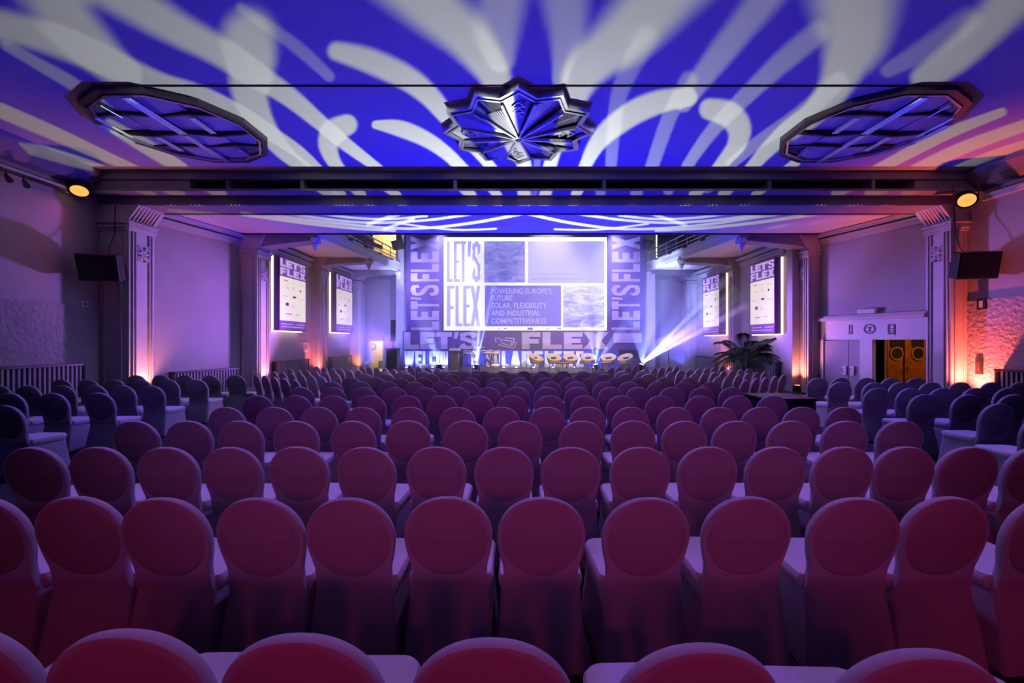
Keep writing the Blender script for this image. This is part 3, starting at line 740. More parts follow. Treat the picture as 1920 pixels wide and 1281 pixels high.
radiator('radiator cover behind the palm under the larger right poster', (9.27, 15.0), (9.265, 17.5), .98, 1)
radiator('radiator cover under the smaller right poster near the stage', (9.02, 19.1), (8.9, 20.9), 1.0, 1)

# ================================================================== CEILING LIGHTS
CH = 5.80
def clip_poly(poly, x0, x1, y0, y1):
    def cl(P, f, g):
        out = []
        for i in range(len(P)):
            a, b = P[i-1], P[i]; fa, fb = f(a), f(b)
            if (fa >= 0) != (fb >= 0):
                t = fa/(fa-fb); out.append((a[0]+(b[0]-a[0])*t, a[1]+(b[1]-a[1])*t))
            if fb >= 0: out.append(b)
        return out
    for f in (lambda p: p[0]-x0, lambda p: x1-p[0], lambda p: p[1]-y0, lambda p: y1-p[1]):
        poly = cl(poly, f, None)
        if len(poly) < 3: return []
    return poly
def ring(mb, poly, inset, z0, z1):
    n = len(poly); c = (sum(p[0] for p in poly)/n, sum(p[1] for p in poly)/n)
    inn = [(c[0]+(x-c[0])*inset, c[1]+(y-c[1])*inset) for x, y in poly]
    vs = [(x, y, z) for P in (poly, inn) for z in (z0, z1) for x, y in P]
    fs = []
    for i in range(n):
        j = (i+1) % n
        fs += [(i, j, n+j, n+i), (2*n+i, 3*n+i, 3*n+j, 2*n+j), (i, 2*n+i, 2*n+j, j), (n+i, n+j, 3*n+j, 3*n+i)]
    return mb.add(vs, fs)
def side_light(cx, cy, label, mir):
    t = thing('ceiling_light', label, 'ceiling light', (cx, cy, CH))
    R = 1.43
    poly = [(R*math.cos(2*PI*(k+.5)/12), R*math.sin(2*PI*(k+.5)/12)) for k in range(12)]
    ring(MB(), poly, .93, -.085, 0).build('frame', 'dmetal', t, local=True)
    ring(MB(), [(x*.915, y*.915) for x, y in poly], .97, -.10, -.07).build('frame_trim', 'metal', t, local=True)
    inner = [(x*.92, y*.92) for x, y in poly]
    xs = (-1.5, -.62, 0, .62, 1.5); ys = (-1.5, -.60, 0.0, .60, 1.5)
    for i in range(4):
        for j in range(4):
            P = clip_poly(inner, xs[i]+.02, xs[i+1]-.02, ys[j]+.03, ys[j+1]-.03)
            if len(P) < 3: continue
            n = len(P); c = (sum(p[0] for p in P)/n, sum(p[1] for p in P)/n)
            sl = .05 if (i+j) % 2 else -.03      # panes tilt like facets
            edge = i in (0, 3) and j in (0, 3)
            f = lambda p: -.055+.5*sl*(p[0]-c[0])*(1 if i < 2 else -1)+.03*(p[1]-c[1])*(1 if (i+j) % 2 else -1)
            MB().add([(x, y, f((x, y))) for x, y in P]+[(x, y, f((x, y))+.012) for x, y in P],
                [tuple(range(n)), tuple(range(n, 2*n))]+[(a, (a+1) % n, n+(a+1) % n, n+a) for a in range(n)]).build('pane', 'frostd' if edge else 'frost', t, local=True)
    # cross bars drop into shallow vees and hang lower at the middle
    for y, dip in ((-.60, .07), (0.0, .10), (.60, .07)):
        w = math.sqrt(max(0, (R*.9)**2-y*y))*.97
        for a, b in ((-w, -.62), (-.62, 0), (0, .62), (.62, w)):
            za = -.045-dip*(.9 if abs(abs(a)-.62) < .01 else .55); zb = -.045-dip*(.9 if abs(abs(b)-.62) < .01 else .55)
            ya = y-(.10 if abs(abs(a)-.62) < .01 else 0)*(1 if y else -.4); yb = y-(.10 if abs(abs(b)-.62) < .01 else 0)*(1 if y else -.4)
            MB().add([(a, ya, -.03), (b, yb, -.03), (b, yb, zb), (a, ya, za), (a, ya+.05, -.03), (b, yb+.05, -.03), (b, yb+.05, zb), (a, ya+.05, za)],
                [(0,1,2,3),(4,7,6,5),(0,4,5,1),(1,5,6,2),(2,6,7,3),(3,7,4,0)]).build('cross_bar', 'dmetal', t, local=True)
    # chrome rods in twos and threes running to the stage
    for x, y0, y1, m in ((0, -1.24, -.02, 4), (-.02*mir, .04, 1.24, 3), (.60*mir, -.62, -.05, 3), (-.60*mir, .10, .70, 3), (-.62*mir, -1.02, -.62, 1), (.62*mir, .62, 1.0, 1), (-1.1*mir, -.62, .1, 2)):
        for q in range(m):
            xx = x+(q-(m-1)/2)*.042
            MB().tube([(xx, y0, -.125), (xx, y1, -.125)], .013, 6).build('chrome_rod', 'metal', t, local=True)
    # edge rods following two sides of the frame
    for k in ((5, 6) if mir > 0 else (0, 11)):
        a, b = poly[k], poly[(k+1) % 12] if mir > 0 else poly[(k+1) % 12]
        for q in (.97, .94, .91):
            MB().tube([(a[0]*q, a[1]*q, -.115), (b[0]*q, b[1]*q, -.115)], .012, 6).build('chrome_rod', 'metal', t, local=True)
    return t
side_light(-6.40, 8.20, 'twelve sided faceted glass ceiling light on the left, with crossing dark bars and chrome rods', 1)
side_light(6.66, 8.20, 'twelve sided faceted glass ceiling light on the right, with crossing dark bars and chrome rods', -1)
def star_light(cx, cy):
    t = thing('ceiling_light', 'star shaped twelve pointed glass ceiling light in the middle of the hall ceiling', 'ceiling light', (cx, cy, CH))
    star = [((1.45 if k % 2 == 0 else 1.21)*math.cos(PI*k/12), (1.45 if k % 2 == 0 else 1.21)*math.sin(PI*k/12)) for k in range(24)]
    ring(MB(), star, .92, -.12, 0).build('frame', 'metal', t, local=True)
    ring(MB(), [(x*.94, y*.94) for x, y in star], .965, -.14, -.10).build('frame_trim', 'metal', t, local=True)
    inner = [(x*.90, y*.90) for x, y in star]
    for k in range(12):
        a, b, c = inner[(2*k+1) % 24], inner[(2*k+2) % 24], inner[(2*k+3) % 24]
        P = [(.03*(a[0]+c[0]), .03*(a[1]+c[1])), a, b, c]
        kind = k % 3
        tilt = (.10, -.02, .05)[kind]
        Z = [-.20, -.07-tilt, -.09, -.07+tilt]
        MB().add([(x, y, z) for (x, y), z in zip(P, Z)]+[(x, y, z+.012) for (x, y), z in zip(P, Z)],
            [(0,1,2), (0,2,3), (4,6,5), (4,7,6), (0,4,5,1), (1,5,6,2), (2,6,7,3), (3,7,4,0)]).build('pane', ('frost', 'frostd', 'frost')[kind], t, local=True)
        if kind == 1:          # fluted fan lying over the pane
            ang0 = math.atan2(a[1], a[0]); ang1 = math.atan2(c[1], c[0])
            if ang1 < ang0: ang1 += 2*PI
            mb = MB(); r = .82+.1*math.sin(k)
            for q in range(9):
                th = ang0+(ang1-ang0)*(.1+.8*q/8)
                mb.bar((.12*math.cos(th), .12*math.sin(th), -.21), (r*math.cos(th), r*math.sin(th), -.12), .03, .03)
            mb.build('glass_fan', 'frost', t, local=True)
        th = math.atan2(a[1], a[0])
        e = math.hypot(*a)
        MB().bar((.05*math.cos(th), .05*math.sin(th), -.225), (e*math.cos(th), e*math.sin(th), -.15), .035, .06).build('rib', 'metal', t, local=True)
        if kind == 2:
            mb = MB()
            for q in range(3):
                r0 = .62+q*.17; th0 = math.atan2(b[1], b[0])
                for s_ in (-1, 1):
                    mb.bar((r0*math.cos(th0+.12*s_), r0*math.sin(th0+.12*s_), -.14), ((r0+.12)*math.cos(th0), (r0+.12)*math.sin(th0), -.13), .018)
                mb.bar((r0*math.cos(th0-.12), r0*math.sin(th0-.12), -.14), (r0*math.cos(th0+.12), r0*math.sin(th0+.12), -.14), .018)
            mb.build('leaded_pattern', 'metal', t, local=True)
    MB().lathe([(.01, -.29), (.06, -.26), (.08, -.21), (.05, -.18)], 16).build('boss', 'metal', t, local=True)
    return t
star_light(0.02, 8.15)

# ================================================================== STAGE
SZ = .44
SF = 17.2
st = thing('stage', 'low black stage platform across the far end of the hall', 'stage', (0.4, 19.4, 0))
MB().box(-6.3, 7.0, SF, 20.9, SZ-.05, SZ).build('deck', 'stagefloor', st, bevel=.01)
for i in range(12):
    x0 = -6.25+i*13.2/12
    MB().box(x0+.01, x0+13.2/12-.01, SF+.05, SF+.08, .02, SZ-.05).build('skirt_panel', 'stagefloor', st)
MB().box(-6.2, 6.9, SF+.2, 20.8, 0.0, SZ-.06).build('substructure', 'dark', st)

# back wall banner boards with big letters
BD = 20.62
def F_front(d):    # face frame of a surface facing the audience, coordinates in x, z
    return lambda u, v, w: (u, d-w, v)
def rot_frame(x0, x1, z0, z1, d, flip=False):
    """vertical reading bottom to top: glyph u runs up, glyph v runs towards -x"""
    return lambda u, v, w: (x1-v*(x1-x0), d-w, z0+u*(z1-z0))
zb0, zb1 = pz(622, BD), pz(437.5, BD)
def vbanner(label, xa, xb, la, lb, ytop, ybot, name='banner'):
    t = thing(name, label, 'banner', (pxx((xa+xb)/2, BD), BD, SZ))
    MB().box(pxx(xa, BD), pxx(xb, BD), BD, BD+.06, SZ, zb1+.25).build('cloth', 'purple', t)
    x0, x1 = pxx(la, BD), pxx(lb, BD)
    cells = [('X', 443, 468), ('E', 472, 492), ('L', 495, 510), ('F', 512.5, 528), ('S', 534, 555), ("'", 557, 563), ('T', 565, 580), ('E', 583, 600), ('L', 603, 619)]
    for ch, ya, yb in cells:
        za, zb = pz(yb, BD), pz(ya, BD)
        mb = MB()
        fr = lambda u, v, w: (x1-v*(x1-x0), BD-w, za+u*(zb-za))
        put(mb, ch, fr, 0, 1, 0, 1, .015, s=.30, t=.24)
        mb.build('letter', 'lilac', t)
    return t
vbanner('tall purple banner left of the screen reading LET\'S FLEX upwards', 762, 831, 770, 823, 443, 630)
vbanner('tall purple banner right of the screen reading LET\'S FLEX upwards', 1139, 1209, 1147, 1200, 443, 630)
MB_ = MB().box(pxx(829, BD), pxx(1141, BD), BD+.02, BD+.08, zb1-.12, zb1+.25)
tag(MB_.build('banner_header', 'lilac'), 'pale fabric header strip above the projection screen', 'banner')

# projection screen
SD = 20.50
sx0, sx1, sz0, sz1 = pxx(832, SD), pxx(1138, SD), pz(620, SD), pz(445, SD)
sc = thing('projection_screen', 'large glowing projection screen above the stage showing a tiled white and violet slide', 'screen', ((sx0+sx1)/2, SD, sz0))
MB().box(sx0-.06, sx1+.06, SD, SD+.10, sz0-.06, sz1+.06).build('screen_frame', 'black', sc)
MB().box(sx0, sx1, SD-.01, SD, sz0, sz1).build('screen_surface', 'screenw', sc)
def tile(nm, m, x0, x1, y0, y1):
    return MB().box(pxx(x0, SD), pxx(x1, SD), SD-.016, SD-.01, pz(y1, SD), pz(y0, SD)).build(nm, m, sc)
tile('picture_tile', 'photo1', 908, 984.5, 452.5, 530)
tile('colour_tile', 'screena2' if 'screena2' in M else 'screenl', 990, 1133, 452.5, 531)
tile('colour_tile', 'screenb', 909, 1052, 535.5, 612)
tile('picture_tile', 'photo2', 1056, 1133, 536, 614)
fr = F_front(SD-.011)
for word, y0, y1, cells in (("LET'S", 452.5, 529, ((838, 849), (851, 862), (863, 874, ), (876, 884), (885.5, 901))), ('FLEX', 536, 612, ((838, 852), (854, 867), (868.5, 882), (882, 901)))):
    for ch, (xa, xb) in zip(word, cells):
        put(MB(), ch, fr, pxx(xa, SD), pxx(xb, SD), pz(y1, SD), pz(y0, SD), .006, s=.30 if ch == 'X' else .46, t=.075).build('screen_letter', 'screenl', sc)
f2 = F_front(SD-.017)
for body, y, wpx in (("POWERING EUROPE'S", 551, 113), ('FUTURE:', 564, 42), ('SOLAR, FLEXIBILITY', 578, 104), ('AND INDUSTRIAL', 592, 92), ('COMPETITIVENESS', 607, 103)):
    text_mesh(body, f2, pxx(921, SD), pz(y, SD), 10.5/800*SD, wpx/800*SD).build('slide_text', 'screenc', sc)
for y, wpx in ((514.5, 82), (523, 98)):
    mb = MB(); x = 997.0
    random.seed(int(y))
    while x < 997+wpx:
        w = random.uniform(3, 9); mb.box(pxx(x, SD), pxx(x+w, SD), SD-.019, SD-.017, pz(y+.9, SD), pz(y-.9, SD)); x += w+1.4
    o = mb.build('slide_text', 'screena', sc)
for xa, xb, y0, y1, m in ((989, 999, 614.5, 618.5, 'screenb'), (945, 950, 615, 617, 'screenb'), (933, 937, 615.4, 616.8, 'screena'), (1022, 1031, 616, 617.2, 'screena'), (1045, 1052, 614.6, 617.4, 'screena'), (1090, 1102, 617, 618, 'screena'), (880, 884, 615, 616.6, 'screena')):
    tile('slide_logo', m, xa, xb, y0, y1)

# upper letter board: LET'S (icon) FLEX
UD = 20.34
ub = thing('letter_board', 'long purple board under the screen with pale letters LET\'S FLEX', 'sign', (pxx(980, UD), UD, SZ))
MB().box(pxx(755, UD), pxx(1209, UD), UD, UD+.08, pz(656.5, UD), pz(621.5, UD)).build('panel', 'purple', ub)
for xp in (765, 850, 960, 1060, 1150, 1200):
    MB().box(pxx(xp, UD)-.03, pxx(xp, UD)+.03, UD+.08, UD+.14, SZ, pz(622, UD)).build('support_post', 'dmetal', ub)
fu = F_front(UD)
zu0, zu1 = pz(655, UD), pz(623.2, UD)
for ch, xa, xb in (('L', 758, 785.5), ('E', 788, 816), ('T', 818, 848), ("'", 850, 861), ('S', 862, 895), ('F', 978.5, 1013), ('L', 1017, 1053), ('E', 1057, 1092), ('X', 1093, 1141)):
    put(MB(), ch, fu, pxx(xa, UD), pxx(xb, UD), zu0, zu1, .05, s=.36 if ch == 'X' else .42, t=.27).build('letter', 'lilac', ub)
# folded line emblem between the two words
ic = MB()
def ipt(cx, cy): return (pxx(880+cx/12, UD), UD-.012, pz(610+cy/12, UD))
for path in (((600, 380), (580, 280), (680, 300), (690, 330)), ((690, 320), (960, 360), (940, 470), (730, 400), (720, 350)), ((800, 285), (1010, 300), (990, 400), (960, 460)), ((650, 430), (850, 490), (1000, 520), (1060, 390), (1010, 385))):
    for a, b in zip(path[:-1], path[1:]): ic.bar(ipt(*a), ipt(*b), .045, .02, up=(0, 1, 0))
ic.build('emblem', 'lilac', ub)
MB().box(pxx(1150, UD), pxx(1203, UD), UD-.03, UD, pz(643, UD), pz(625, UD)).build('blank_plate', 'lilac', ub)

# lower back-lit letter boards
LD = 20.16
def lower(label, xa, xb, letters):
    t = thing('letter_board', label, 'sign', (pxx((xa+xb)/2, LD), LD, SZ))
    MB().box(pxx(xa, LD), pxx(xb, LD), LD, LD+.10, SZ+.05, pz(657.2, LD)).build('panel', 'bluepanel', t)
    MB().box(pxx(xa, LD), pxx(xb, LD), LD-.16, LD+.10, SZ, SZ+.05).build('foot_rail', 'metal', t)
    f = F_front(LD); z0, z1 = pz(688.5, LD), pz(658.5, LD)
    for ch, a, b in letters:
        put(MB(), ch, f, pxx(a, LD), pxx(b, LD), z0, z1, .04, s=.46, t=.2).build('letter', 'white', t)
    return t
lower('blue board low on the stage left with white letters WELCOM', 755.5, 841, (('W', 758, 777), ('E', 779, 791.5), ('L', 793, 803), ('C', 805, 817), ('O', 818.5, 831), ('M', 832, 840)))
lower('blue board low behind the stage chairs with white letters E SOLAR FLEXE', 868, 1160, (('E', 884, 893), ('S', 911, 924), ('O', 926, 938), ('L', 940.5, 956), ('A', 957, 976), ('R', 978, 997), ('F', 1002, 1018), ('L', 1021, 1036), ('E', 1038, 1053), ('X', 1055, 1077), ('E', 1080, 1094)))
for xp in (766, 790, 814, 834, 890, 945, 968, 1000, 1035, 1075, 1110):
    p = Vector((pxx(xp, LD), LD-.34, SZ+.06))
    spot('letter_uplight', p+Vector((0, 0, .08)), (p.x, LD, SZ+.6), (.20, .30, 1.0), 48, 120, .8, .04)
for i, xp in enumerate((766, 790, 814, 834, 890, 945, 968, 1000, 1035, 1075, 1110)):
    p = Vector((pxx(xp, LD), LD-.38, SZ))
    if i == 0:
        lf0 = thing('floor_light', 'small black floor light before the blue letter boards, first from the left end', 'stage light', p, 0, 'floor lights along the letter boards')
        MB().box(-.07, .07, -.04, .04, 0, .05).build('housing', 'black', lf0, local=True, bevel=.005)
        MB().lathe([(.045, .05), (.05, .075), (.03, .08)], 12).build('lens', 'lens', lf0, local=True)
    else: dup(lf0, p, 0, 'small black floor light before the blue letter boards, %s from the left end' % ('second third fourth fifth sixth seventh eighth ninth tenth eleventh'.split()[i-1]))

# lectern
lx = pxx(852.5, 17.8)
lc = thing('lectern', 'grey panelled lectern standing on the stage left of the high table', 'lectern', (lx, 17.8, SZ))
MB().box(-.20, .20, -.15, .15, 0, .05).build('base', 'stone', lc, local=True, bevel=.01)
MB().box(-.18, .18, -.13, .13, .05, .86).build('body', 'stone', lc, local=True, bevel=.012)
MB().box(-.15, .15, -.145, -.13, .40, .78).build('front_panel', 'beam', lc, local=True, bevel=.006)
MB().box(-.15, .15, -.145, -.13, .08, .36).build('front_panel', 'beam', lc, local=True, bevel=.006)
MB().prism([(-.18, .86), (.17, .86), (.17, .98), (-.2, .88)], 'x', -.23, .23).build('reading_desk', 'stone', lc, local=True, bevel=.006)
MB().tube([(0.08, 0, .95), (.08, -.03, 1.15), (.08, -.1, 1.22)], .008).build('microphone', 'black', lc, local=True)

# bar stools and high table
def stool(xp, d, rz, label):
    t = thing('bar_stool', label, 'stool', (pxx(xp, d), d, SZ), rz)
    mb = MB(); mb.lathe([(.02, .70), (.19, .71), (.215, .74), (.21, .785), (.17, .80), (.02, .805)], 20).build('seat', 'white', t, local=True, smooth=True)
    pts = [(.2*math.cos(a), .2*math.sin(a), .86+.02*math.sin(a*3)) for a in [PI*(-.1+1.2*k/10) for k in range(11)]]
    MB().tube(pts, .022, 8).build('backrest', 'white', t, local=True)
    for a in (0.0, PI/2, PI):
        MB().tube([(.2*math.cos(a), .2*math.sin(a), .78), (.2*math.cos(a), .2*math.sin(a), .86)], .012).build('back_post', 'wood', t, local=True)
    for sx in (-1, 1):
        for sy in (-1, 1):
            MB().tube([(sx*.12, sy*.12, .71), (sx*.21, sy*.21, 0)], [.02, .015], 8).build('leg', 'wood', t, local=True)
    mb = MB(); z = .28; q = .12+.09*(.71-z)/.71
    for a, b in (((-q, -q), (q, -q)), ((q, -q), (q, q)), ((q, q), (-q, q)), ((-q, q), (-q, -q))): mb.tube([(*a, z), (*b, z)], .011, 6)
    mb.build('foot_rest', 'metal', t, local=True)
    return t
stool(928, 17.9, .2, 'white topped bar stool with wooden legs right of the high table on stage')
stool(879, 17.55, -.3, 'wooden legged bar stool beside the lectern, left of the high table')
stool(913, 18.5, .1, 'bar stool standing behind the high table, half hidden')
ht = thing('high_table', 'white topped high bar table on stage between the stools', 'table', (pxx(896, 18.0), 18.0, SZ))
MB().lathe([(.02, 1.0), (.30, 1.0), (.32, 1.015), (.32, 1.035), (.02, 1.04)], 28).build('tabletop', 'white', ht, local=True)
MB().tube([(0, 0, .03), (0, 0, 1.0)], .03, 12).build('column', 'metal', ht, local=True)
MB().lathe([(.02, 0), (.24, 0), (.24, .015), (.05, .04), (.03, .06)], 24).build('base', 'metal', ht, local=True)

# round tub chairs
def tub(xp, d, rz, label):
    t = thing('tub_chair', label, 'armchair', (pxx(xp, d), d, SZ), rz, 'tub chairs on the stage')
    N = 22; L = []
    for r, z in ((.20, .36), (.27, .37), (.30, .42), (.30, .40)): pass
    mb = MB(); ro, ri = .315, .235
    # shell: back high, front open and low (front is -y)
    outer0, outer1, inner1, inner0 = [], [], [], []
    for k in range(N):
        a = 2*PI*k/N; h = .46+.26*max(0, .45+.55*math.sin(a))**.8
        outer0.append((ro*.8*math.cos(a), ro*.8*math.sin(a), .30)); outer1.append((ro*1.04*math.cos(a), ro*1.04*math.sin(a)+.02, h))
        inner1.append((ri*1.06*math.cos(a), ri*1.06*math.sin(a)+.02, h-.01)); inner0.append((ri*.9*math.cos(a), ri*.9*math.sin(a), .40))
    mid = [((a[0]*.45+b[0]*.55)*1.03, (a[1]*.45+b[1]*.55)*1.03, a[2]*.5+b[2]*.5) for a, b in zip(outer0, outer1)]
    top = [((a[0]+b[0])/2, (a[1]+b[1])/2, a[2]+.025) for a, b in zip(outer1, inner1)]
    mb.loops([outer0, mid, outer1, top, inner1, inner0]).build('shell', 'tan', t, local=True, smooth=True)
    MB().lathe([(.02, .40), (.20, .40), (.225, .43), (.21, .47), (.02, .49)], 22).build('seat_cushion', 'tan', t, local=True, smooth=True)
    MB().bar((-.12, .06, .53), (.12, .10, .56), .05, .10).build('lumbar_cushion', 'bluepanel', t, local=True, bevel=.02)
    for sx in (-1, 1):
        for sy in (-1, 1):
            MB().tube([(sx*.12, sy*.12, .31), (sx*.20, sy*.20, 0)], [.02, .014], 8).build('leg', 'wood', t, local=True)
    return t
for xp, d, rz, lb in ((1006, 18.3, .75, 'tan tub chair leftmost of the stage row, turned towards the right'), (1039, 18.4, .25, 'tan tub chair second from the left in the stage row'),
    (1070, 18.4, .1, 'tan tub chair third from the left in the stage row'), (1103, 18.5, -.1, 'tan tub chair third from the right, washed out by a light beam'),
    (1141, 18.4, -.3, 'tan tub chair second from the right in the stage row'), (1172, 18.3, -.8, 'tan tub chair rightmost of the stage row, turned towards the left')):
    tub(xp, d, rz, lb)
def coffee(xp, d, label, r):
    t = thing('coffee_table', label, 'table', (pxx(xp, d), d, SZ))
    MB().lathe([(.02, .36), (r-.02, .36), (r, .375), (r, .39), (.02, .395)], 24).build('tabletop', 'wood', t, local=True)
    for k in range(3):
        a = 2*PI*k/3+.3
        MB().tube([(r*.5*math.cos(a), r*.5*math.sin(a), .36), (r*.85*math.cos(a), r*.85*math.sin(a), 0)], [.018, .013], 8).build('leg', 'wood', t, local=True)
coffee(1056, 17.75, 'small round wooden coffee table before the second and third tub chairs', .26)
coffee(1136, 17.7, 'small round wooden coffee table before the two right hand tub chairs', .24)

# moving head beam lights
SHAFTS = []
def moving_head(x, y, z, aim, label, beams, col=(.34, .42, 1.0)):
    t = thing('moving_head_light', label, 'stage light', (x, y, z))
    MB().box(-.15, .15, -.12, .12, 0, .06).build('base', 'black', t, local=True, bevel=.012)
    MB().box(-.16, -.12, -.05, .05, .06, .22).build('yoke_arm', 'black', t, local=True, bevel=.01)
    MB().box(.12, .16, -.05, .05, .06, .22).build('yoke_arm', 'black', t, local=True, bevel=.01)
    d = (Vector(aim)-Vector((x, y, z+.19))).normalized()
    T = Matrix.Translation((0, 0, .19)) @ d.to_track_quat('Z', 'Y').to_matrix().to_4x4()
    hd = MB().lathe([(.04, -.10), (.085, -.08), (.09, .05), (.10, .12), (.09, .15)], 18, T=T).build('head', 'black', t, local=True)
    MB().lathe([(.002, .150), (.09, .151), (.08, .158), (.002, .165)], 18, T=T).build('lens', 'lens', hd, local=True)
    src = Vector((x, y, z+.19))+d*.19
    for tx, ty, tz, pw, ang in beams:
        spot('beam_lamp', src, (tx, ty, tz), col, pw, ang, .9, .03)
        if ang < 7: SHAFTS.append((src.copy(), Vector((tx, ty, tz)), ang))
    return t
def tgt(xp, yp, d): p = px(xp, yp, d); return (p.x, p.y, p.z)
d = 17.32
moving_head(pxx(1201, d), d, SZ, (6, 17, 4), 'black beam light on the floor at the right front corner of the stage', [
    (10.39, 11.36, 5.10, 42000, 4.5), (8.0, 12.96, 5.2, 30000, 5), (9.52, 12.08, 5.2, 34000, 4), (8.9, 12.5, 5.2, 26000, 5), (*tgt(1222, 560, 18.2), 6500, 34), (*tgt(1170, 520, 19.4), 7000, 20), (*tgt(1290, 600, 19.0), 6000, 30)])
moving_head(pxx(1118, d), d, SZ, (2.5, 17, 5), 'black beam light on the floor before the right tub chairs', [
    (*tgt(1135, 540, 18.4), 15120, 20), (*tgt(1090, 560, 18.4), 10584, 14), (*tgt(1180, 600, 18.4), 10584, 16)])
moving_head(pxx(893, d), d, SZ, (-1.2, 17, 5), 'black beam light on the floor before the high table', [
    (*tgt(903, 470, 17.6), 36000, 4), (*tgt(916, 470, 17.6), 30000, 4), (*tgt(880, 540, 18.4), 9000, 18), (*tgt(934, 500, 17.8), 26000, 5)])
moving_head(pxx(824, d), d, SZ, (-3.4, 17.4, 4), 'black beam light on the floor left of the lectern', [
    (*tgt(790, 590, 18.8), 8000, 24), (*tgt(745, 640, 18.2), 3500, 12), (*tgt(822, 540, 18.8), 5000, 12)])

# speaker stacks and poles
def stack(xp, d, label):
    t = thing('speaker_column', label, 'speaker', (pxx(xp, d), d, SZ))
    MB().box(-.24, .24, -.25, .25, 0, pz(653, d)-SZ).build('subwoofer', 'black', t, local=True, bevel=.015)
    MB().tube([(0, 0, pz(653, d)-SZ), (0, 0, pz(640, d)-SZ)], .02).build('pole', 'black', t, local=True)
    MB().box(-.09, .09, -.08, .08, pz(640, d)-SZ, pz(600, d)-SZ).build('column_cabinet', 'black', t, local=True, bevel=.01)
    MB().box(-.075, .075, -.09, -.08, pz(639, d)-SZ, pz(601, d)-SZ).build('grille', 'dmetal', t, local=True)
stack(737, 19.4, 'slim black column speaker on a bass box left of the stage')
ms = thing('microphone_stand', 'thin pale upright stand in the haze at the right end of the stage', 'stand', (pxx(1253.5, 17.4), 17.4, SZ))
MB().tube([(0, 0, .02), (0, 0, pz(647, 17.4)-SZ)], .018, 8).build('pole', 'metal', ms, local=True)
for k in range(3):
    a = 2*PI*k/3
    MB().tube([(0, 0, .22), (.28*math.cos(a), .28*math.sin(a), .01)], .012, 6).build('leg', 'metal', ms, local=True)
def wall_speaker(xp, yp, d, label, rz, w=.42, h=.46, tilt=.35):
    c = px(xp, yp, d)
    t = thing('stage_speaker', label, 'speaker', c, rz)
    T = Matrix.Rotation(tilt, 4, 'X')
    MB().box(-w/2, w/2, -.2, .2, -h/2, h/2).xf(T).build('cabinet', 'dmetal', t, local=True, bevel=.015)
    MB().box(-w/2+.03, w/2-.03, -.215, -.2, -h/2+.03, h/2-.03).xf(T).build('grille', 'black', t, local=True)
    MB().bar((0, .15, 0), (0, .45, .02), .06).build('bracket', 'dmetal', t, local=True)
wall_speaker(746, 459, 20.55, 'dark tilted loudspeaker on the white pier left of the screen', -.5)
wall_speaker(1216, 460, 20.55, 'dark tilted loudspeaker on the white pier right of the screen', .5)
# tall pipe by the right balcony; its glow stands in for light on it
lp = thing('lit_pipe', 'bright vertical lit pipe beside the right balcony opening', 'light', (pxx(1231, 20.4), 20.4, pz(490, 20.4)))
MB().tube([(0, 0, 0), (0, 0, 1.4)], .03, 10).build('tube', 'stripe', lp, local=True)
MB().tube([(0, 0, -.06), (0, 0, 0)], .045, 10).tube([(0, 0, 1.4), (0, 0, 1.46)], .045, 10).build('pipe_collar', 'metal', lp, local=True)
ls = thing('stage_lantern', 'long black stage lantern clamped to the left balcony railing', 'stage light', (px(684, 449, 17.2)))
MB().tube([(-.38, -1.0, 0.06), (.30, 1.1, -.08)], .085, 12).build('body', 'black', ls, local=True)
MB().bar((0, 0, -.05), (0, 0, -.24), .03).build('clamp', 'dmetal', ls, local=True)
# dark sheet standing in for the unlit space behind the right balcony
bk = struct(MB().box(6.2, 9.2, 21.5, 21.6, 5.6, 7.6).build('dark_sheet', 'dark'))

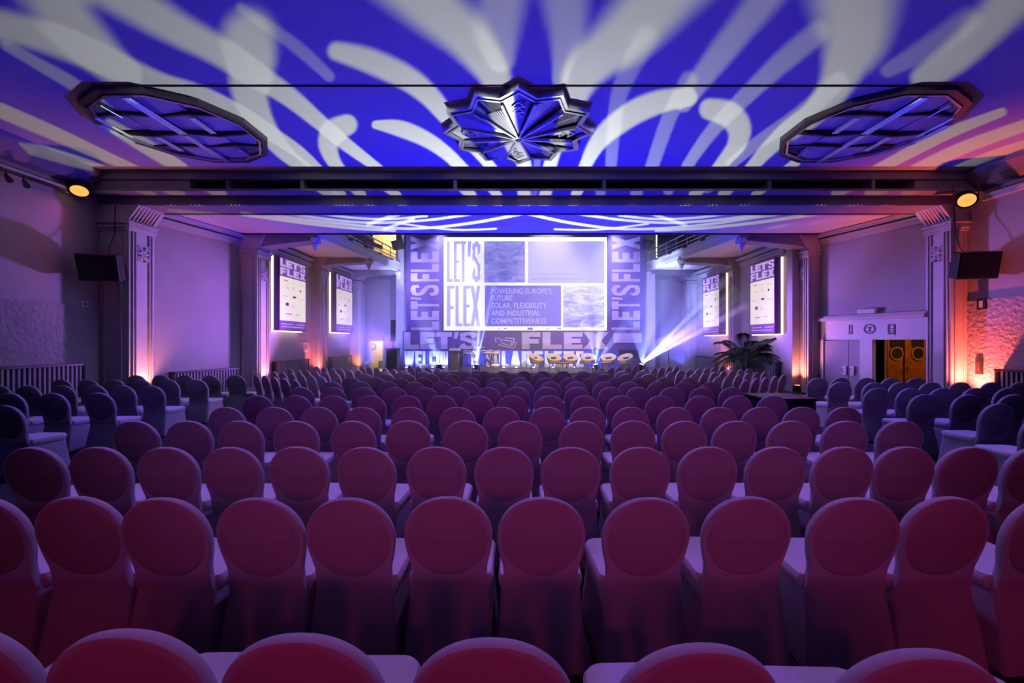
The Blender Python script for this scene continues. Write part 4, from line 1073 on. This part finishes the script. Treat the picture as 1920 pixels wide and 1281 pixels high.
# ================================================================== LIGHT-BOX POSTERS
def poster(label, sgn, xf, xw, d0, d1, z1, z0):
    L = d1-d0
    t = thing('light_box_poster', label, 'poster', (xf, (d0+d1)/2, z0))
    inn = 1 if sgn < 0 else -1
    F = (lambda u, v, w: (xf+w, d0+u, v)) if sgn < 0 else (lambda u, v, w: (xf-w, d1-u, v))
    def bx(u0, u1, v0, v1, w0, w1, nm, m, par=t, bev=0):
        P = [F(u, v, w) for w in (w0, w1) for u, v in ((u0, v0), (u1, v0), (u1, v1), (u0, v1))]
        return MB().add(P, [(0,1,2,3),(4,5,6,7),(0,1,5,4),(1,2,6,5),(2,3,7,6),(3,0,4,7)]).build(nm, m, par, bevel=bev)
    D = abs(xf-xw)
    bx(0, L, z0, z1, -D+.05, -.004, 'case', 'purple', t, .01)
    e = .035
    for a in ((0, e, z0, z1), (L-e, L, z0, z1), (e, L-e, z0, z0+e), (e, L-e, z1-e, z1)): bx(a[0], a[1], a[2], a[3], -.004, .012, 'frame_edge', 'purple')
    H = z1-z0; zm1 = z1-.265*H; zm0 = z0+.135*H
    bx(e, L-e, zm1, z1-e, -.002, .002, 'heading_panel', 'litpurple'); bx(e, L-e, z0+e, zm0, -.002, .002, 'footer_panel', 'litpurple')
    lb = bx(e, L-e, zm0, zm1, -.002, .004, 'lit_panel', 'lightbox')
    hz = (zm1+z1-e)/2
    for word, v0, v1, cells in (("LET'S", hz+.01*H, z1-.05*H/2, ((.04, .22), (.24, .46), (.47, .68), (.69, .74), (.75, .97))), ('FLEX', zm1+.02*H, hz-.005*H, ((.04, .24), (.27, .48), (.51, .72), (.74, .97)))):
        for ch, (a, b) in zip(word, cells):
            put(MB(), ch, F, L*a, L*b, v0, v1, .008, s=.32 if ch == 'X' else .40, t=.25).build('letter', 'litlilac', t)
    W0 = L-2*e; hh = zm1-zm0
    def logo(m, items, nm='logo'):
        mb = MB()
        for cx, cz, w, h in items:
            P = [F(e+W0*(cx+sx*w/2), zm1-hh*(cz+sz*h/2), q) for q in (.005, .007) for sx, sz in ((-1, -1), (1, -1), (1, 1), (-1, 1))]
            mb.add(P, [(4,5,6,7), (0,1,5,4), (1,2,6,5), (2,3,7,6), (3,0,4,7)])
        mb.build(nm, m, t)
    logo('logod', ((.27, .62, .11, .07),)); logo('logod', ((.53, .43, .10, .045), (.58, .43, .06, .03))); logo('logod', ((.78, .25, .06, .03), (.77, .25, .03, .055)))
    logo('logor', ((.33, .84, .22, .03),)); logo('logor', ((.22, .08, .16, .028),))
    logo('logop', ((.48, .10, .2, .018),)); logo('logop', ((.81, .12, .18, .018),)); logo('logop', ((.51, .22, .05, .075), (.28, .24, .12, .03)))
    logo('logop', ((.19, .44, .2, .02),)); logo('logop', ((.82, .46, .2, .018),)); logo('logop', ((.47, .62, .03, .07), (.52, .66, .18, .015))); logo('logop', ((.66, .84, .16, .04),))
    for u0, u1, v in ((.06, .5, .62), (.62, .96, .62), (.06, .92, .3)):
        bx(e+W0*u0, e+W0*u1, z0+e+(zm0-z0-e)*v-.012, z0+e+(zm0-z0-e)*v+.012, .002, .005, 'footer_text', 'litlilac')
    # warm light strip behind the case: outer vertical edge and underside
    bx(-.03 if sgn < 0 else L+.008, -.008 if sgn < 0 else L+.03, z0-.04, z1, -D+.03, -D+.10, 'edge_strip', 'stripe')
    bx(.02, L*.92, z0-.05, z0-.015, -D+.03, -.06, 'edge_strip', 'stripe')
    return t
poster('larger left light box poster nearest the camera, headed LET\'S FLEX over pale logos', -1, -8.35, -8.64, 14.95, 16.85, CZ+3.02, CZ+.40)
poster('smaller left light box poster beside the stage, headed LET\'S FLEX', -1, -8.02, -8.33, 18.85, 20.75, CZ+3.05, CZ+.42)
poster('larger right light box poster above the palm, headed LET\'S FLEX', 1, 8.97, 9.27, 14.85, 16.45, CZ+2.95, CZ+.28)
poster('smaller right light box poster beside the stage, headed LET\'S FLEX', 1, 8.63, 9.0, 18.2, 19.85, CZ+2.93, CZ+.30)
nt_ = thing('notice_frame', 'small pale framed notice on the wall between the two left posters', 'notice', (-8.615, 17.35, pz(651, 17.3)))
MB().box(-8.63, -8.60, 17.12, 17.56, pz(661, 17.3), pz(641, 17.3)).build('frame', 'stone', nt_, bevel=.006)
MB().box(-8.60, -8.597, 17.16, 17.52, pz(660, 17.3), pz(642, 17.3)).build('sheet', 'white', nt_)
MB().box(-8.597, -8.594, 17.24, 17.44, pz(655, 17.3), pz(646, 17.3)).build('print', 'beam', nt_)

# ================================================================== FRONT WALL FITTINGS
def wall_box_speaker(label, loc, rz, tilt):
    t = thing('wall_speaker', label, 'speaker', loc, rz)
    T = Matrix.Rotation(tilt, 4, 'X')
    MB().prism([(-.40, -.22), (.40, -.22), (.30, .22), (-.30, .22)], 'z', -.31, .31).xf(T).build('cabinet', 'black', t, local=True, bevel=.02)
    MB().box(-.36, .36, -.235, -.22, -.28, .28).xf(T).build('grille', 'black', t, local=True, bevel=.006)
    MB().bar((0, .2, 0), (0, .52, .02), .08).build('bracket', 'dmetal', t, local=True)
    MB().box(-.14, .14, .48, .54, -.16, .16).build('wall_plate', 'dmetal', t, local=True)
    MB().tube([(.0, .2, .28), (-.06, .3, .5), (-.04, .46, .9), (-.05, .5, 1.6)], .012, 6).build('cable', 'black', t, local=True)
    return t
wall_box_speaker('black loudspeaker tilted down on the front left pilaster', (-9.72, 10.02, pz(501, 10.0)), .25, .22)
wall_box_speaker('black loudspeaker tilted down on the front right pilaster', (10.68, 10.02, pz(497, 10.0)), -.25, .22)
def par(name, label, loc, aim, r, lens, group=None, col=None, power=0, ang=70, blend=.8):
    t = thing(name, label, 'light', loc, 0, group)
    d = (Vector(aim)-Vector(loc)).normalized()
    T = d.to_track_quat('Z', 'Y').to_matrix().to_4x4()
    MB().lathe([(r*.4, -r*1.5), (r*.85, -r*1.2), (r*1.0, -r*.4), (r*1.08, .0), (r*1.08, .02), (r*.9, .02)], 20, T=T).build('can', 'black', t, local=True)
    MB().lathe([(.002, .021), (r*.86, .022), (r*.8, .03), (.002, .034)], 20, T=T).build('lens', lens, t, local=True)
    mb = MB()
    for k in range(7):
        a = 2*PI*k/7; mb.lathe([(.002, .034), (r*.16, .036), (r*.12, .044), (.002, .046)], 8, T=T @ Matrix.Translation((r*.55*math.cos(a), r*.55*math.sin(a), 0)))
    mb.build('led_cluster', lens, t, local=True)
    for s in (-1, 1): MB().tube([T @ Vector((s*r*1.1, 0, -.1)), T @ Vector((s*r*1.1, 0, -.1))+Vector((0, 0, r*1.9 if loc[2] > 3 else -r*.7))], .014, 6).build('bracket_arm', 'dmetal', t, local=True)
    if power:
        src = Vector(loc)+d*.09
        spot(name+'_lamp', src, aim, col, power, ang, blend, .05)
    return t
par('par_light', 'glowing amber lamp at the left end of the ceiling beam', (-10.16, 9.9, pz(357, 9.9)), (-10.16+.5, 9.9-.62, pz(357, 9.9)-1.15), .185, 'amber', None, (1, .10, .30), 14, 130)
par('par_light', 'glowing amber lamp at the right end of the ceiling beam', (10.48, 9.95, pz(375, 9.95)), (10.48-.62, 9.95-.8, pz(375, 9.95)-.75), .185, 'amber', None, (1, .08, .26), 22, 130)
# track with small spot heads under the left cornice rail
tr = thing('track_light', 'thin track with two small spot heads at the top left wall', 'light', (-10.2, 8.75, CZ+.34*10.2-.05))
MB().box(-10.30, -10.24, 8.2, 9.7, 5.10, 5.16).build('track', 'dmetal', tr)
for y in (8.55, 8.85):
    MB().tube([(-10.25, y, 5.10), (-10.22, y, 5.0)], .016, 6).build('arm', 'dmetal', tr)
    MB().tube([(-10.26, y+.02, 5.03), (-10.08, y-.08, 4.90)], [.035, .055], 10).build('spot_head', 'dmetal', tr)
# small fittings
th = thing('thermostat', 'small white thermostat on the left wall below the loudspeaker', 'switch', (XL+.02, 10.2, pz(570, 10.2)))
MB().box(XL+.0, XL+.05, 10.14, 10.30, pz(576, 10.2), pz(565, 10.2)).build('housing', 'white', th, bevel=.008)
MB().box(XL+.05, XL+.056, 10.18, 10.26, pz(573, 10.2), pz(568, 10.2)).build('dial', 'beam', th)
def plate(name, label, cat, xp, y0, y1, wpx, m0, m1, d=10.2):
    zc0, zc1 = pz(y1, d), pz(y0, d)
    t = thing(name, label, cat, (XR-.04, d, zc0))
    hw = wpx/2*d*d/(800*XR)
    MB().box(XR-.07, XR-.03, d-hw, d+hw, zc0, zc1).build('housing', m0, t, bevel=.008)
    MB().box(XR-.078, XR-.07, d-hw*.5, d+hw*.35, zc0+(zc1-zc0)*.2, zc0+(zc1-zc0)*.8).build('face', m1, t)
    return t
plate('wall_panel_box', 'dark control box with a pale square on the right wall under the loudspeaker', 'switch', 1826, 560, 581, 16, 'dark', 'white', 10.25)
plate('alarm_box', 'dark upright alarm box low on the orange lit right wall', 'alarm', 1820, 672, 702, 13, 'dmetal', 'pot', 10.3)

# orange uplights at the foot of the pilasters
UPG = 'orange uplights at the foot of the pilasters'
for lb, loc, aim, pw, col in (
    ('uplight at the foot of the front left pilaster', (-9.40, 10.95, .22), (-9.62, 10.98, 2.6), 190, (1, .26, .20)),
    ('uplight at the foot of the second left pilaster', (-8.28, 14.35, .22), (-8.5, 14.35, 2.6), 150, (1, .22, .30)),
    ('uplight at the foot of the third left pilaster between the posters', (-8.12, 17.5, .22), (-8.3, 17.84, 2.4), 170, (1, .18, .16)),
    ('uplight at the foot of the pilaster beside the lit doorway', (-7.78, 20.8, .22), (-7.9, 21.12, 2.0), 90, (1, .26, .06)),
    ('uplight on the floor before the second right pilaster', (9.25, 14.1, .22), (9.52, 14.35, 2.6), 170, (1, .26, .16)),
    ('uplight at the foot of the third right pilaster behind the palm', (8.75, 18.2, .22), (8.98, 18.25, 2.6), 170, (1, .22, .22)),
    ('uplight on the floor in the corner of the orange lit right wall', (10.82, 10.2, .22), (11.12, 10.35, 2.0), 800, (1, .11, .06))):
    par('uplight', lb, loc, aim, .10, 'redled', UPG, col, pw, 100, 1.0)

# black clothed table in the right aisle
bt = thing('side_table', 'low black table in the right hand aisle beside the centre block', 'table', (4.75, 7.6, 0))
MB().box(4.20, 5.05, 7.15, 7.95, .70, .74).build('tabletop', 'black', bt, bevel=.01)
MB().box(4.26, 4.99, 7.21, 7.89, .05, .70).build('cloth_skirt', 'dark', bt)
for x in (4.24, 5.0):
    for y in (7.19, 7.91): MB().box(x-.02, x+.02, y-.02, y+.02, 0, .7).build('leg', 'dmetal', bt)

# ================================================================== POTTED PALM
pp = thing('potted_palm', 'dark potted palm before the wall under the larger right poster', 'plant', (7.25, 13.55, 0))
MB().lathe([(.20, 0), (.24, .05), (.29, .42), (.31, .46), (.27, .46), (.26, .40)], 22).build('pot', 'pot', pp, local=True)
MB().lathe([(.002, .38), (.26, .38), (.25, .41), (.002, .42)], 18).build('soil', 'soil', pp, local=True)
random.seed(5)
for k in range(4):
    a = k*1.6; MB().tube([(.05*math.cos(a), .05*math.sin(a), .40), (.09*math.cos(a), .09*math.sin(a), .8), (.13*math.cos(a), .13*math.sin(a), 1.38)], [.035, .028, .02], 8).build('stem', 'bark', pp, local=True)
for k in range(36):
    a = 2*PI*k*.382+random.uniform(-.2, .2); ln = random.uniform(.7, 1.05); lift = random.uniform(.2, 1.2)
    base = Vector((.10*math.cos(a), .10*math.sin(a), random.uniform(1.05, 1.4)))
    pts = []
    for q in range(9):
        f = q/8; r = ln*f*(1-.25*lift*f); z = lift*.95*f - (.75*f*f)*(1.0-.25*lift)
        pts.append(base+Vector((math.cos(a)*r, math.sin(a)*r, z)))
    mb = MB(); mb.tube(pts, [.010*(1-.08*i) for i in range(9)], 5)
    for q in range(1, 9):
        for h_ in range(3):
            f = (q-1+h_/3); i = int(f); p = pts[i]+(pts[min(i+1, 8)]-pts[i])*(f-i)
            d_ = (pts[min(i+1, 8)]-pts[i]).normalized() if i < 8 else (pts[8]-pts[7]).normalized()
            side = d_.cross(Vector((0, 0, 1))).normalized(); l = .30*math.sin(PI*(.12+.85*f/8))+.05
            for s in (-1, 1):
                tip = p+side*s*l*.75+d_*l*.65+Vector((0, 0, -.10*l/.3)); m_ = p+(tip-p)*.45+Vector((0, 0, .03))
                w = d_*.017
                mb.add([p-w*.5, p+w*.5, m_+w, m_-w, tip, p+Vector((0, 0, .004)), m_+Vector((0, 0, .006))], [(0,1,2,3), (3,2,4), (0,5,6,3), (5,1,2,6), (3,6,4), (6,2,4)])
    mb.build('frond', 'leaf', pp, local=True)

# ================================================================== BANQUET CHAIRS
def outline(n=40):
    """back seen from behind: (half) arch with a slight waist; list of (x, z) round the loop"""
    def hw(z):
        K = [(.42, .205), (.47, .195), (.52, .192), (.58, .205), (.65, .220), (.71, .225)]
        for (za, a), (zb, b) in zip(K[:-1], K[1:]):
            if z <= zb: t = (z-za)/(zb-za); t = t*t*(3-2*t); return a+(b-a)*t
        return .225
    R = [(hw(z), z) for z in (.42, .46, .50, .54, .58, .62, .66, .70)]
    for k in range(1, 12):
        a = PI/2*k/12; R.append((.225*math.cos(a)**.92, .70+.22*math.sin(a)**.95))
    R.append((0, .92))
    return R+[(-x, z) for x, z in R[-2::-1]]
def lean(z): return -.10*max(0, z-.44)/.48
def make_chair(name):
    t = thing(name, 'x', 'chair')
    OL = outline(); c = (0, .68)
    def lp(s, y, ds=0):
        return [(c[0]+(x-c[0])*s, y+lean(z), c[1]+(z-c[1])*s) for x, z in OL]
    mb = MB()
    mb.loops([lp(.55, -.004), lp(.93, .0), lp(.985, .004), lp(1.0, .013), lp(1.0, .035), lp(.985, .043), lp(.93, .047), lp(.5, .049)])
    back = mb.build('backrest', 'cover', t, local=True, smooth=True)
    # oval pad pressing through the cover
    n = 36; P = []
    for s, y in ((1.0, .004), (.99, -.0015), (.95, -.004), (.7, -.006), (.35, -.007)):
        P.append([(.204*s*math.cos(2*PI*k/n), y+lean(.70+.209*s*math.sin(2*PI*k/n)), .70+.209*s*math.sin(2*PI*k/n)) for k in range(n)])
    MB().loops(P).build('back_pad', 'pad', t, local=True, smooth=True)
    def rr(hw, y0, y1, z, r, m=5):
        pts = []
        for cx, cy, a0 in ((hw-r, y1-r, 0), (-hw+r, y1-r, PI/2), (-hw+r, y0+r*.5, PI), (hw-r, y0+r*.5, 1.5*PI)):
            rx = r; ry = r if cy > (y0+y1)/2 else r*.5
            for k in range(m+1): a = a0+PI/2*k/m; pts.append((cx+rx*math.cos(a), cy+ry*math.sin(a), z))
        return pts
    MB().loops([rr(.215, .02, .46, .405, .07), rr(.222, .02, .475, .43, .075), rr(.222, .02, .475, .455, .075), rr(.212, .025, .462, .474, .07), rr(.17, .05, .42, .481, .05)]).build('seat', 'seatc', t, local=True, smooth=True)
    L = []
    for z, hw, y0, y1 in ((.435, .206, .004, .468), (.36, .209, -.012, .47), (.22, .220, -.04, .485), (.10, .230, -.058, .50), (.03, .236, -.066, .508)):
        L.append(rr(hw, y0, y1, z, .06))
    # hem rises between the feet
    hem = []
    for (x, y, z) in L[-1]:
        q = max(abs(x)/.236, abs((y-.22)/.29)); u = min(1, abs(abs(x)/.236-abs((y-.22)/.29))); hem.append((x, y, .012+.05*u))
    L.append(hem)
    MB().loops(L, cap0=False, cap1=False).build('skirt', 'cover', t, local=True, smooth=True)
    return t
ORD = ['zeroth', 'first', 'second', 'third', 'fourth', 'fifth', 'sixth', 'seventh', 'eighth', 'ninth', 'tenth', 'eleventh', 'twelfth', 'thirteenth', 'fourteenth', 'fifteenth', 'sixteenth', 'seventeenth']
proto = make_chair('banquet_chair'); used = [False]; PLACED = []
def chair(x, y, rz, label, group):
    rz += random.uniform(-.03, .03)
    PLACED.append((x-math.sin(rz)*.22, y+math.cos(rz)*.22))
    if not used[0]:
        used[0] = True; proto.location = (x, y, 0); proto.rotation_euler = (0, 0, rz); proto['label'] = label; proto['group'] = group; return proto
    return dup(proto, (x, y, 0), rz, label, group)
random.seed(11)
def topfix(d): return d+.10          # chair tops lean back towards the camera
CG = 'covered chairs of the centre block'
def cen(xp, d): return (xp-970)/800*d
rows = [
 (1.085, [-118, 225, 562, 922, 1300, 1692, 2050]),
 (2.11, [-28, 150, 315, 492, 659, 840, 1015, 1210, 1400, 1598, 1770, 1958]),
 (3.13, [70, 190, 318, 438, 560, 688, 818, 945, 1070, 1200, 1327, 1455, 1580, 1695, 1813, 1935]),
 (4.17, [258, 356, 452, 556, 663, 765, 873, 975, 1090, 1187, 1282, 1376, 1480, 1582, 1686]),
 (5.06, [427, 516, 598, 682, 768, 858, 940, 1025, 1102, 1183, 1265, 1347, 1424, 1502, 1581]),
 (6.14, [484, 556, 627, 696, 763, 829, 897, 959, 1031, 1097, 1165, 1238, 1312, 1382, 1447]),
]
for k, d in enumerate((7.25, 8.25, 9.25, 10.25, 11.25)):
    rows.append((d, None))
for r, (d, xs) in enumerate(rows):
    if xs is None:
        off = random.uniform(-.12, .12)
        n = 15 if d < 10 else 14
        X = [-3.62+off+.525*k+random.uniform(-.03, .03) for k in range(n)]
    else: X = [cen(x, d+.06) for x in xs]
    for k, x in enumerate(X):
        # the first row stands slightly askew
        dd = d+topfix(0)+(-.022*(x/1.0)*1.6 if r == 0 else random.uniform(-.01, .01))
        if xs is None and 4.0 < x+.24 and 7.0 < d < 8.1: continue
        if r == 0: nm = f'covered chair in the row nearest the camera, {ORD[k+1]} from its left end'
        elif r == len(rows)-1: nm = f'covered chair in the centre block row nearest the stage, {ORD[k+1]} from the left aisle'
        else: nm = f'covered chair in {ORD[r+1]} row of the centre block, {ORD[k+1]} from its left end'
        # seat faces the stage; the outer chairs are turned in a little
        chair(x, dd, random.uniform(-.02, .02), nm, CG)
LG = 'covered chairs of the left side block'; RG = 'covered chairs of the right side block'
def block(rowsd, grp, side, rz):
    for r, (d, xs) in enumerate(rowsd):
        for k, x in enumerate(xs):
            chair(x, d+.10+random.uniform(-.03, .03), rz, f'covered chair in {ORD[r+1]} row of the {side} side block, {ORD[k+1]} from the aisle', grp)
block([(5.17, [-6.27]), (6.46, [-6.38, -7.05, -7.70]), (7.56, [-6.50, -7.03, -7.55, -8.10, -8.70, -9.25]),
       (8.75, [-6.60, -7.18, -7.74, -8.28, -8.84, -9.40]), (9.85, [-6.55, -7.10, -7.70, -8.28, -8.84])], LG, 'left', .0)
block([(4.5, [5.62]), (5.30, [6.05]), (6.26, [6.02, 6.66, 7.3]), (7.13, [6.06, 6.60, 7.14, 7.70, 8.26, 8.82]), (8.16, [6.22, 6.84, 7.38, 7.94, 8.52, 9.12, 9.68]),
       (9.15, [6.46, 6.98, 7.50, 8.04, 8.60])], RG, 'right', .0)
NBLOCK = len(PLACED)
def fan(rowsd, grp, side, sg):
    for r, (x, y, dx, dy, n, yaw) in enumerate(rowsd):
        for k in range(n):
            X = sg*(x+dx*k)+(.12 if sg < 0 else 0)+random.uniform(-.006, .006); Y = y+dy*k+random.uniform(-.006, .006); a = -sg*math.radians(yaw)
            c = (X-math.sin(a)*.22, Y+math.cos(a)*.22)
            if any(math.hypot(c[0]-q[0], c[1]-q[1]) < .50 for j, q in enumerate(PLACED)): continue
            if any(math.hypot(c[0]-q[0], c[1]-q[1]) < q[2] for q in ((7.25, 13.55, .62), (GP.x, GP.y, .6))): continue
            chair(X, Y, a,
                f'covered chair turned to the stage in {ORD[r+1]} slanted {side} row, {ORD[k+1]} from the wall', grp)
FANS = [(-6.10, 11.05, .40, -.33, 6, 40), (-6.3, 12.15, .40, -.33, 7, 40), (-6.5, 13.3, .40, -.33, 7, 40), (-6.2, 14.3, .39, -.35, 7, 43), (-4.9, 14.6, .36, -.38, 6, 47), (-3.7, 14.9, .36, -.38, 5, 47)]
FANS = [(x, y-.95, dx, dy, n, a) for x, y, dx, dy, n, a in FANS]
fan(FANS, 'slanted chairs at the front left', 'left', 1)
fan(FANS, 'slanted chairs at the front right', 'right', -1)

# gobo projector on the floor before the stage
gp = thing('gobo_projector', 'black projector lamp on the floor before the stage throwing the ceiling pattern', 'stage light', (GP.x, GP.y, 0))
MB().box(-.16, .16, -.13, .13, 0, .08).build('base', 'black', gp, local=True, bevel=.01)
MB().box(-.15, -.115, -.05, .05, .08, .28).build('yoke_arm', 'black', gp, local=True); MB().box(.115, .15, -.05, .05, .08, .28).build('yoke_arm', 'black', gp, local=True)
MB().lathe([(.05, .12), (.09, .15), (.10, .30), (.085, .385), (.07, .385)], 18).build('head', 'black', gp, local=True)

# ================================================================== HAZE
hz = MB().box(-8.15, 8.8, 14.3, 21.6, .03, 5.9).build('haze', 'dark')
hm = bpy.data.materials.new('stage_haze'); hm.use_nodes = True; nt = hm.node_tree
for n in list(nt.nodes):
    if n.type != 'OUTPUT_MATERIAL': nt.nodes.remove(n)
vs = nt.nodes.new('ShaderNodeVolumeScatter'); vs.inputs['Color'].default_value = (.78, .80, 1, 1); vs.inputs['Density'].default_value = .085; vs.inputs['Anisotropy'].default_value = .25
nt.links.new(vs.outputs[0], [n for n in nt.nodes if n.type == 'OUTPUT_MATERIAL'][0].inputs['Volume'])
hz.data.materials[0] = hm
# scatter cones added along the tight beams to make the rays show
sm = hm.copy(); sm.name = 'beam_cone_scatter'
[n for n in sm.node_tree.nodes if n.type == 'VOLUME_SCATTER'][0].inputs['Density'].default_value = .42
for src, tg, ang in SHAFTS:
    dv = tg-src; L = dv.length
    if dv.y < 0: L = min(L, L*(src.y-14.35)/max(.1, -dv.y))
    L = min(L, 4.6); dv.normalize(); r = math.tan(math.radians(ang/2))*1.25
    T = Matrix.Translation(src) @ dv.to_track_quat('Z', 'Y').to_matrix().to_4x4()
    so = MB().lathe([(.03, .02), (r*L*.5+.02, L*.5), (r*L+.02, L)], 14, T=T).build('beam_cone', sm, hz)
tag(hz, 'thin bluish haze over the stage catching the light beams', 'haze', None, 'stuff')
